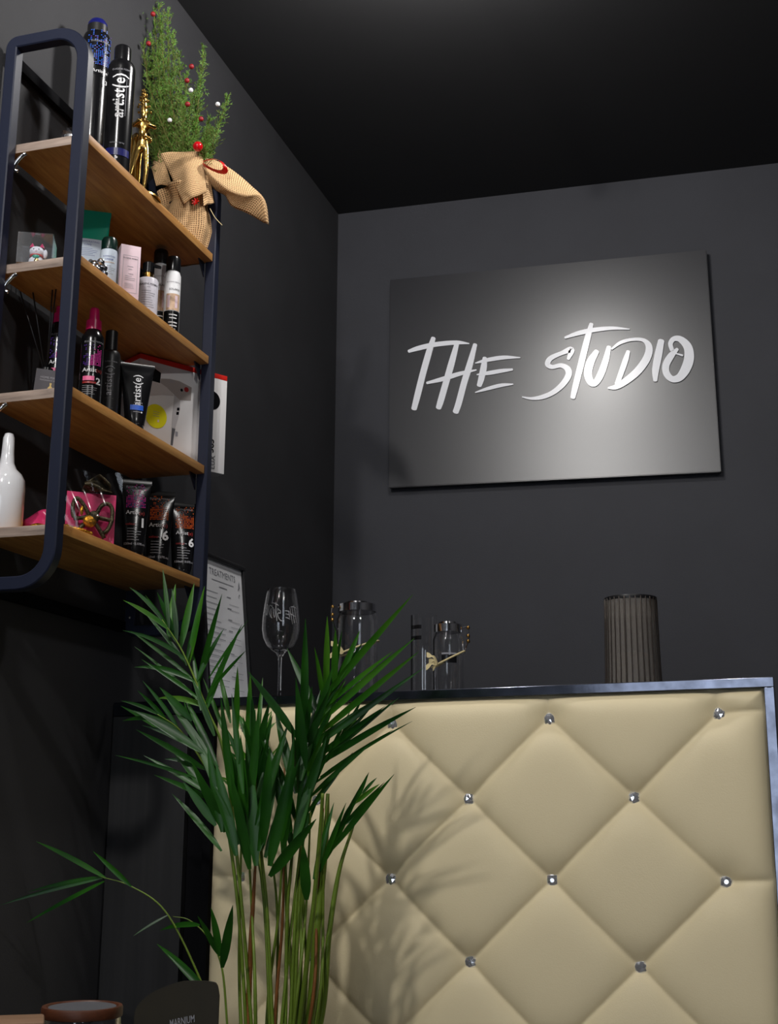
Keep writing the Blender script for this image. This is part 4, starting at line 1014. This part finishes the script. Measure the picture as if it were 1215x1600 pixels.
def frond(pts, ys, n, t0, Lm, wd, al=(38, 38), droop=.25, bright=.15, sides=(1, 1), rad=.0034, m=None, up=0., tip=True):
    y0, y1 = ys; k = len(pts) - 1
    P = smoothpath([wl(px, py, y0 + (y1 - y0) * (i / k) ** 1.3) for i, (px, py) in enumerate(pts)], 8)
    st = tube('frond_stem', P, [rad, rad * .9, rad * .6, rad * .25], m or M['stem'], palm, 7)
    N_ = len(P); view = _n(np.array([.36, -.93, .1]))
    for i in range(n):
        tt = t0 + (1 - t0) * (i + .5) / n
        for sd, on, ang in ((-1, sides[0], al[0]), (1, sides[1], al[1])):
            if not on or r3.random() > on: continue
            q = tt * (N_ - 1) * .985 + r3.uniform(-.3, .3) * sd; a = min(max(int(q), 0), N_ - 2); s = q - a; p_ = P[a] * (1 - s) + P[a + 1] * s
            T = _n(P[min(a + 1, N_ - 1)] - P[max(a - 1, 0)]); tw = r3.uniform(-.5, .5); nr = _n(view + np.array([r3.gauss(0, .25), r3.gauss(0, .2), r3.gauss(0, .25)]))
            Sd = _n(np.cross(T, nr)) * -sd; an = math.radians(ang * (1.15 - .55 * (i / n)) + r3.uniform(-7, 7))
            Dr = math.cos(an) * T + math.sin(an) * Sd + nr * tw * .35 + np.array([0, 0, up])
            lg = Lm * (.62 + .38 * math.sin(math.pi * (.15 + .75 * i / n))) * r3.uniform(.82, 1.12)
            blade(p_, Dr, lg, wd * r3.uniform(.8, 1.15), droop * r3.uniform(.5, 1.5), M['leafb'] if r3.random() < bright else M['leafa'], st, nr, r3.uniform(.15, .5)); NL[0] += 1
    if tip:
        T = _n(P[-1] - P[-3]); blade(P[-1], T, Lm * .7, wd * .8, droop, M['leafa'], st, view)
    return st
view0 = _n(np.array([.36, -.93, .1]))
def leaf_between(st, a, b_, wpx, m='leafa', y0=2.16, arch=.06):
    """one long leaflet from base a to tip b (picture points put at the palm's depth)"""
    ya = y0 + r3.uniform(-.02, .02); yb = ya + r3.uniform(-.07, .05)
    A, B_ = wl(a[0], a[1], ya), wl(b_[0], b_[1], yb); d = B_ - A; Lg = float(np.linalg.norm(d)); dr = arch * r3.uniform(.6, 1.6)
    nr = _n(view0 + np.array([r3.gauss(0, .18), r3.gauss(0, .12), r3.gauss(0, .18)]))
    blade(A, d / Lg + np.array([0, 0, dr * .5]), Lg * 1.01, wpx / 840., dr, M[m], st, nr, r3.uniform(.15, .5)); NL[0] += 1
# upper left: leaflets standing up along the arching stem
s1 = frond([(400, 1700), (378, 1420), (352, 1190), (322, 1105), (286, 1020), (253, 968)], (2.2, 2.14), 5, .56, .125, .0095, (40, 30), .5, .1, (1, .3), up=.1)
for a, b_, w, m in (((263, 1000), (274, 913), 11, 'leafb'), ((282, 1012), (303, 912), 11, 'leafb'), ((295, 1037), (319, 917), 11, 'leafb'), ((308, 1074), (346, 929), 9, 'leafa'), ((321, 1100), (377, 976), 8, 'leafa'), ((332, 1074), (384, 1016), 6, 'leafa'), ((326, 1060), (387, 968), 4, 'leafa'),
                    ((316, 1100), (212, 1010), 6, 'leafa'), ((310, 1090), (222, 1030), 6, 'leafa'), ((300, 1060), (205, 985), 6, 'leafa'), ((292, 1040), (222, 950), 7, 'leafa'), ((280, 1010), (228, 930), 7, 'leafa'), ((270, 985), (246, 926), 8, 'leafa'), ((314, 1110), (300, 1010), 8, 'leafa')): leaf_between(s1, a, b_, w, m, 2.17, .12)
s2 = frond([(390, 1700), (372, 1420), (348, 1260), (316, 1190), (280, 1140), (246, 1116)], (2.2, 2.12), 4, .50, .10, .0085, (18, 24), .4, .02)
for a, b_, w in (((316, 1176), (211, 1110), 14), ((298, 1165), (190, 1103), 11), ((306, 1216), (182, 1179), 5), ((300, 1126), (250, 1074), 11), ((337, 1290), (287, 1222), 13), ((325, 1240), (226, 1180), 8), ((340, 1260), (262, 1160), 13), ((352, 1300), (300, 1190), 14), ((330, 1190), (262, 1092), 12), ((340, 1200), (288, 1088), 11), ((318, 1200), (214, 1140), 9), ((330, 1250), (242, 1210), 8), ((346, 1330), (270, 1240), 10), ((335, 1150), (300, 1060), 9)): leaf_between(s2, a, b_, w, 'leafa', 2.13, .10)
# dense middle bundle: long leaflets rising steeply
s3 = frond([(430, 1700), (418, 1440), (410, 1350), (404, 1290), (400, 1230), (398, 1180)], (2.2, 2.14), 6, .42, .150, .0130, (15, 15), .2, .04)
for a, b_, w in (((369, 1337), (337, 1190), 16), ((390, 1358), (361, 1210), 15), ((400, 1353), (385, 1160), 18), ((421, 1353), (455, 1195), 16), ((411, 1321), (421, 1170), 15), ((347, 1300), (324, 1163), 13), ((358, 1269), (305, 1150), 14), ((379, 1300), (346, 1125), 14), ((421, 1369), (493, 1280), 16), ((404, 1330), (440, 1150), 15), ((384, 1310), (376, 1150), 15), ((372, 1320), (330, 1220), 13), ((395, 1330), (412, 1200), 16), ((414, 1340), (470, 1180), 13), ((365, 1260), (345, 1090), 12), ((380, 1240), (362, 1085), 10), ((400, 1290), (450, 1130), 13), ((392, 1250), (404, 1110), 12)): leaf_between(s3, a, b_, w, 'leafa', 2.10, .05)
s4 = frond([(445, 1700), (448, 1450), (454, 1360), (462, 1280), (470, 1210), (476, 1160)], (2.2, 2.12), 5, .42, .150, .0120, (14, 15), .15, .05)
for a, b_, w in (((442, 1332), (459, 1150), 15), ((470, 1321), (476, 1190), 19), ((479, 1406), (473, 1318), 15), ((464, 1153), (388, 1050), 12), ((495, 1111), (449, 1014), 11), ((474, 1153), (477, 968), 12), ((462, 1240), (430, 1110), 14), ((470, 1220), (500, 1080), 14), ((455, 1300), (420, 1190), 14), ((466, 1280), (510, 1150), 14), ((478, 1200), (462, 1060), 12), ((450, 1250), (400, 1130), 11), ((482, 1170), (520, 1040), 11), ((490, 1374), (521, 1255), 9), ((460, 1320), (490, 1200), 14)): leaf_between(s4, a, b_, w, 'leafa', 2.12, .06)
# leaflets further back, lamp light put into their paler leaf colour
s5 = frond([(425, 1700), (415, 1440), (402, 1320), (396, 1250), (394, 1200), (396, 1150)], (2.2, 2.36), 7, .50, .120, .0075, (22, 24), .5, .8)
for a, b_, w in (((369, 1153), (371, 1042), 10), ((387, 1184), (391, 1052), 11), ((411, 1184), (424, 1112), 9), ((360, 1130), (340, 1040), 8), ((352, 1150), (318, 1060), 7), ((400, 1170), (410, 1060), 8)): leaf_between(s5, a, b_, w, 'leafb', 2.34, .12)
# right fan
s6 = frond([(455, 1700), (468, 1400), (478, 1250), (488, 1170), (504, 1110), (524, 1066)], (2.2, 2.18), 4, .55, .120, .0100, (12, 28), .06, .3)
for a, b_, w, m in (((500, 1096), (643, 930), 11, 'leafb'), ((498, 1130), (645, 998), 10, 'leafb'), ((494, 1150), (652, 1019), 10, 'leafb'), ((490, 1168), (660, 1044), 9, 'leafa'), ((480, 1170), (592, 1090), 10, 'leafa'), ((508, 1084), (511, 964), 11, 'leafb'), ((522, 1072), (524, 984), 10, 'leafb'), ((530, 1062), (562, 985), 9, 'leafb'), ((486, 1190), (600, 1104), 9, 'leafa'), ((484, 1210), (570, 1130), 9, 'leafa'), ((500, 1110), (612, 1018), 8, 'leafb'), ((516, 1080), (590, 990), 8, 'leafb')): leaf_between(s6, a, b_, w, m, 2.18, .05)
s7 = frond([(450, 1700), (462, 1420), (474, 1310), (488, 1236), (508, 1190), (534, 1156)], (2.2, 2.20), 4, .52, .110, .0085, (8, 14), .15, .1, (.5, 1))
for a, b_, w in (((494, 1196), (647, 1104), 10), ((500, 1214), (642, 1126), 5), ((492, 1224), (612, 1140), 7), ((484, 1246), (580, 1160), 7), ((480, 1270), (550, 1176), 8), ((500, 1190), (622, 1090), 7)): leaf_between(s7, a, b_, w, 'leafa', 2.2, .10)
s8 = frond([(460, 1700), (484, 1450), (503, 1360), (520, 1316), (545, 1270), (566, 1240)], (2.2, 2.20), 2, .62, .055, .0070, (14, 14), .3, .1)
for a, b_, w in (((519, 1327), (614, 1210), 9), ((505, 1350), (572, 1212), 9), ((500, 1362), (540, 1255), 8), ((536, 1290), (600, 1222), 6)): leaf_between(s8, a, b_, w, 'leafa', 2.2, .08)
# low left
s9 = frond([(372, 1720), (352, 1640), (308, 1520), (258, 1424), (205, 1385), (158, 1370)], (2.2, 2.12), 0, .66, .105, .0070, rad=.0024, tip=False)
for a, b_, w in (((165, 1372), (58, 1314), 8), ((160, 1372), (0, 1413), 6), ((163, 1377), (42, 1441), 7), ((205, 1385), (146, 1330), 8), ((160, 1370), (45, 1392), 6), ((262, 1430), (208, 1462), 4), ((320, 1545), (246, 1474), 10), ((330, 1560), (262, 1490), 9)): leaf_between(s9, a, b_, w, 'leafa', 2.13, .12)
s10 = frond([(360, 1700), (354, 1590), (346, 1510), (326, 1466), (296, 1438), (270, 1432)], (2.2, 2.16), 0, .6, .055, .0100, rad=.0022, tip=False)
for a, b_, w in (((312, 1446), (250, 1452), 9), ((347, 1512), (363, 1414), 14), ((343, 1494), (330, 1418), 11), ((340, 1490), (310, 1430), 9)): leaf_between(s10, a, b_, w, 'leafa', 2.16, .22)
# bare canes, old stems and sheaths
for i in range(14):
    x0_ = r3.uniform(372, 505); x1_ = x0_ + r3.uniform(-46, 30) if i % 3 else x0_ + r3.uniform(-10, 50); y1_ = r3.uniform(1180, 1330)
    P = smoothpath([wl(400 + (x0_ - 400) * .6, 1760, 2.2), wl(x0_, 1560, 2.2 + r3.uniform(-.05, .08)), wl((x0_ + x1_) / 2 + r3.uniform(-6, 6), 1420, 2.2), wl(x1_, y1_, 2.16)], 6)
    tube('cane', P, [.0038, .0032, .0024, .0016], M['stembrown'] if i in (3, 11) else M['stem'], palm, 7)
for pts_, rd in (([(440, 1760), (482, 1600), (496, 1440), (508, 1320), (512, 1240)], .0105), ([(450, 1760), (500, 1600), (514, 1460), (530, 1360), (552, 1290)], .007), ([(392, 1760), (388, 1600), (392, 1470), (396, 1400), (400, 1330)], .0062)):
    tube('sheath', smoothpath([wl(a_, b_, 2.2) for a_, b_ in pts_], 8), [rd * .7, rd * .8, rd * .6, rd * .3], M['stembrown'] if rd == .0062 else M['stem'], palm, 10)
st = tube('frond_stem', smoothpath([wl(455, 1700, 2.2), wl(486, 1450, 2.14), wl(500, 1300, 2.1), wl(504, 1240, 2.08)], 8), [.005, .003], M['stem'], palm)

# ------------------------------------------------------------------ side table in the foreground
TZ = .555
def at_z(px, py, z): r = ray(px, py); return CAM + r * ((z - EYE) / r[2])
JY = 1.35
jl = at_y(128, 1585, JY)
table = thing('side_table', 'round dark side table in the lower left foreground', 'table', (-.80, 1.33, 0), 0)
lathe('table_top', [(0, TZ - .022), (.245, TZ - .022), (.25, TZ - .018), (.25, TZ - .004), (.246, TZ), (0, TZ)], M['satin'], table, 56)
lathe('column', [(0, .02), (.024, .02), (.024, TZ - .0222), (0, TZ - .0222)], M['satin'], table, 20)
lathe('foot_plate', [(0, 0), (.18, 0), (.178, .012), (.03, .02), (0, .02)], M['satin'], table, 40)
L = (float(jl[0]), JY, TZ + .0004); h = float(row_z(1571, L[0], L[1])) - L[2]; dpt = float(np.dot(np.array([L[0], L[1], TZ + h]) - CAM, R[:, 2])); r = 62 / F * dpt
t = thing('lidded_glass_jar', 'glass jar with a brown wooden lid in the lower left corner', 'jar', L, .2)
lz = h - .011
lathe('jar_glass', [(0, .001), (r * 1.02, .001), (r * 1.06, .006), (r * 1.06, lz - .018), (r * .97, lz - .008), (r * .96, lz - .001)] + [(r * .92, lz - .001), (r * .93, lz - .009), (r * 1.01, lz - .019), (r * 1.01, .010), (r * .95, .006), (0, .006)], M['glass'], t, 48, sharp=70)
lathe('wooden_lid', [(0, lz), (r, lz), (r * 1.01, lz + .002), (r * 1.01, h - .002), (r * .99, h), (r * .9, h), (r * .86, h - .0025), (0, h - .0025)], M['walnut'], t, 48)
lathe('lid_inlay', [(0, h - .0023), (r * .85, h - .0023), (r * .84, h - .001), (0, h - .001)], M['pot'], t, 40)
b = MB()
for k in range(60):
    a = k * 2.399; q = r * .86 * math.sqrt((k % 20 + .5) / 20); v, f = gemvf(.0085, .010, 6); b.add([(x + q * math.cos(a), y + q * math.sin(a), zz + .018 + .019 * (k // 20)) for x, y, zz in v], f)
o = b.build('crystals', M['crystal'], t, smooth=False); o['kind'] = 'stuff'
q = at_y(8, 1589, 1.24)
L = (float(q[0]), 1.24, TZ + .0004); h = float(row_z(1592, L[0], L[1])) - L[2]
t = thing('wooden_block', 'pale wooden block at the bottom left corner beside the jar', 'block', L, .55)
box('block_body', -.045, .04, -.03, .03, 0, h, M['palewood'], t, .003)
cl = at_y(210, 1600, 1.33); cr = at_y(341, 1600, 1.33)
L = (float((cl[0] + cr[0]) / 2), 1.33, TZ + .0004); w = float(cr[0] - cl[0]); ht = float(row_z(1533, L[0] + w * .3, 1.33)) - L[2]; hl = float(row_z(1572, L[0] - w * .4, 1.33)) - L[2]
t = thing('olive_card', 'dark olive card with a curved top and pale lettering by the palm', 'card', L, 0)
top_ = smoothpath([(-w / 2, hl - .012), (-w / 2 + .003, hl), (-w * .30, hl + (ht - hl) * .50), (-w * .02, hl + (ht - hl) * .90), (w * .18, ht), (w * .40, ht), (w / 2 - .003, ht - .003), (w / 2, ht - .014)], 5)
out = [(-w / 2 + .001, 0)] + [tuple(q) for q in top_] + [(w / 2 - .001, 0)]; n = len(out)
v = [(x, y, zz) for y in (-.0012, .0012) for x, zz in out]
mesh('card_panel', v, [tuple(range(n)), tuple(range(2 * n - 1, n - 1, -1))] + [(i, i + n, (i + 1) % n + n, (i + 1) % n) for i in range(n)], M['olive'], t, False)
p = Print(flat(-.0012), .0004); zt = float(row_z(1595, L[0], 1.33)) - L[2]
p.text('MARNIUM', w * .08, zt, .0105, M['grey'], .14, bold=.004, xs=.62); p.done('card_lettering', t)
box('card_foot', -w * .3, w * .3, -.012, .012, 0, .004, M['olive'], t, 0)
print('LEAFLETS', NL[0])
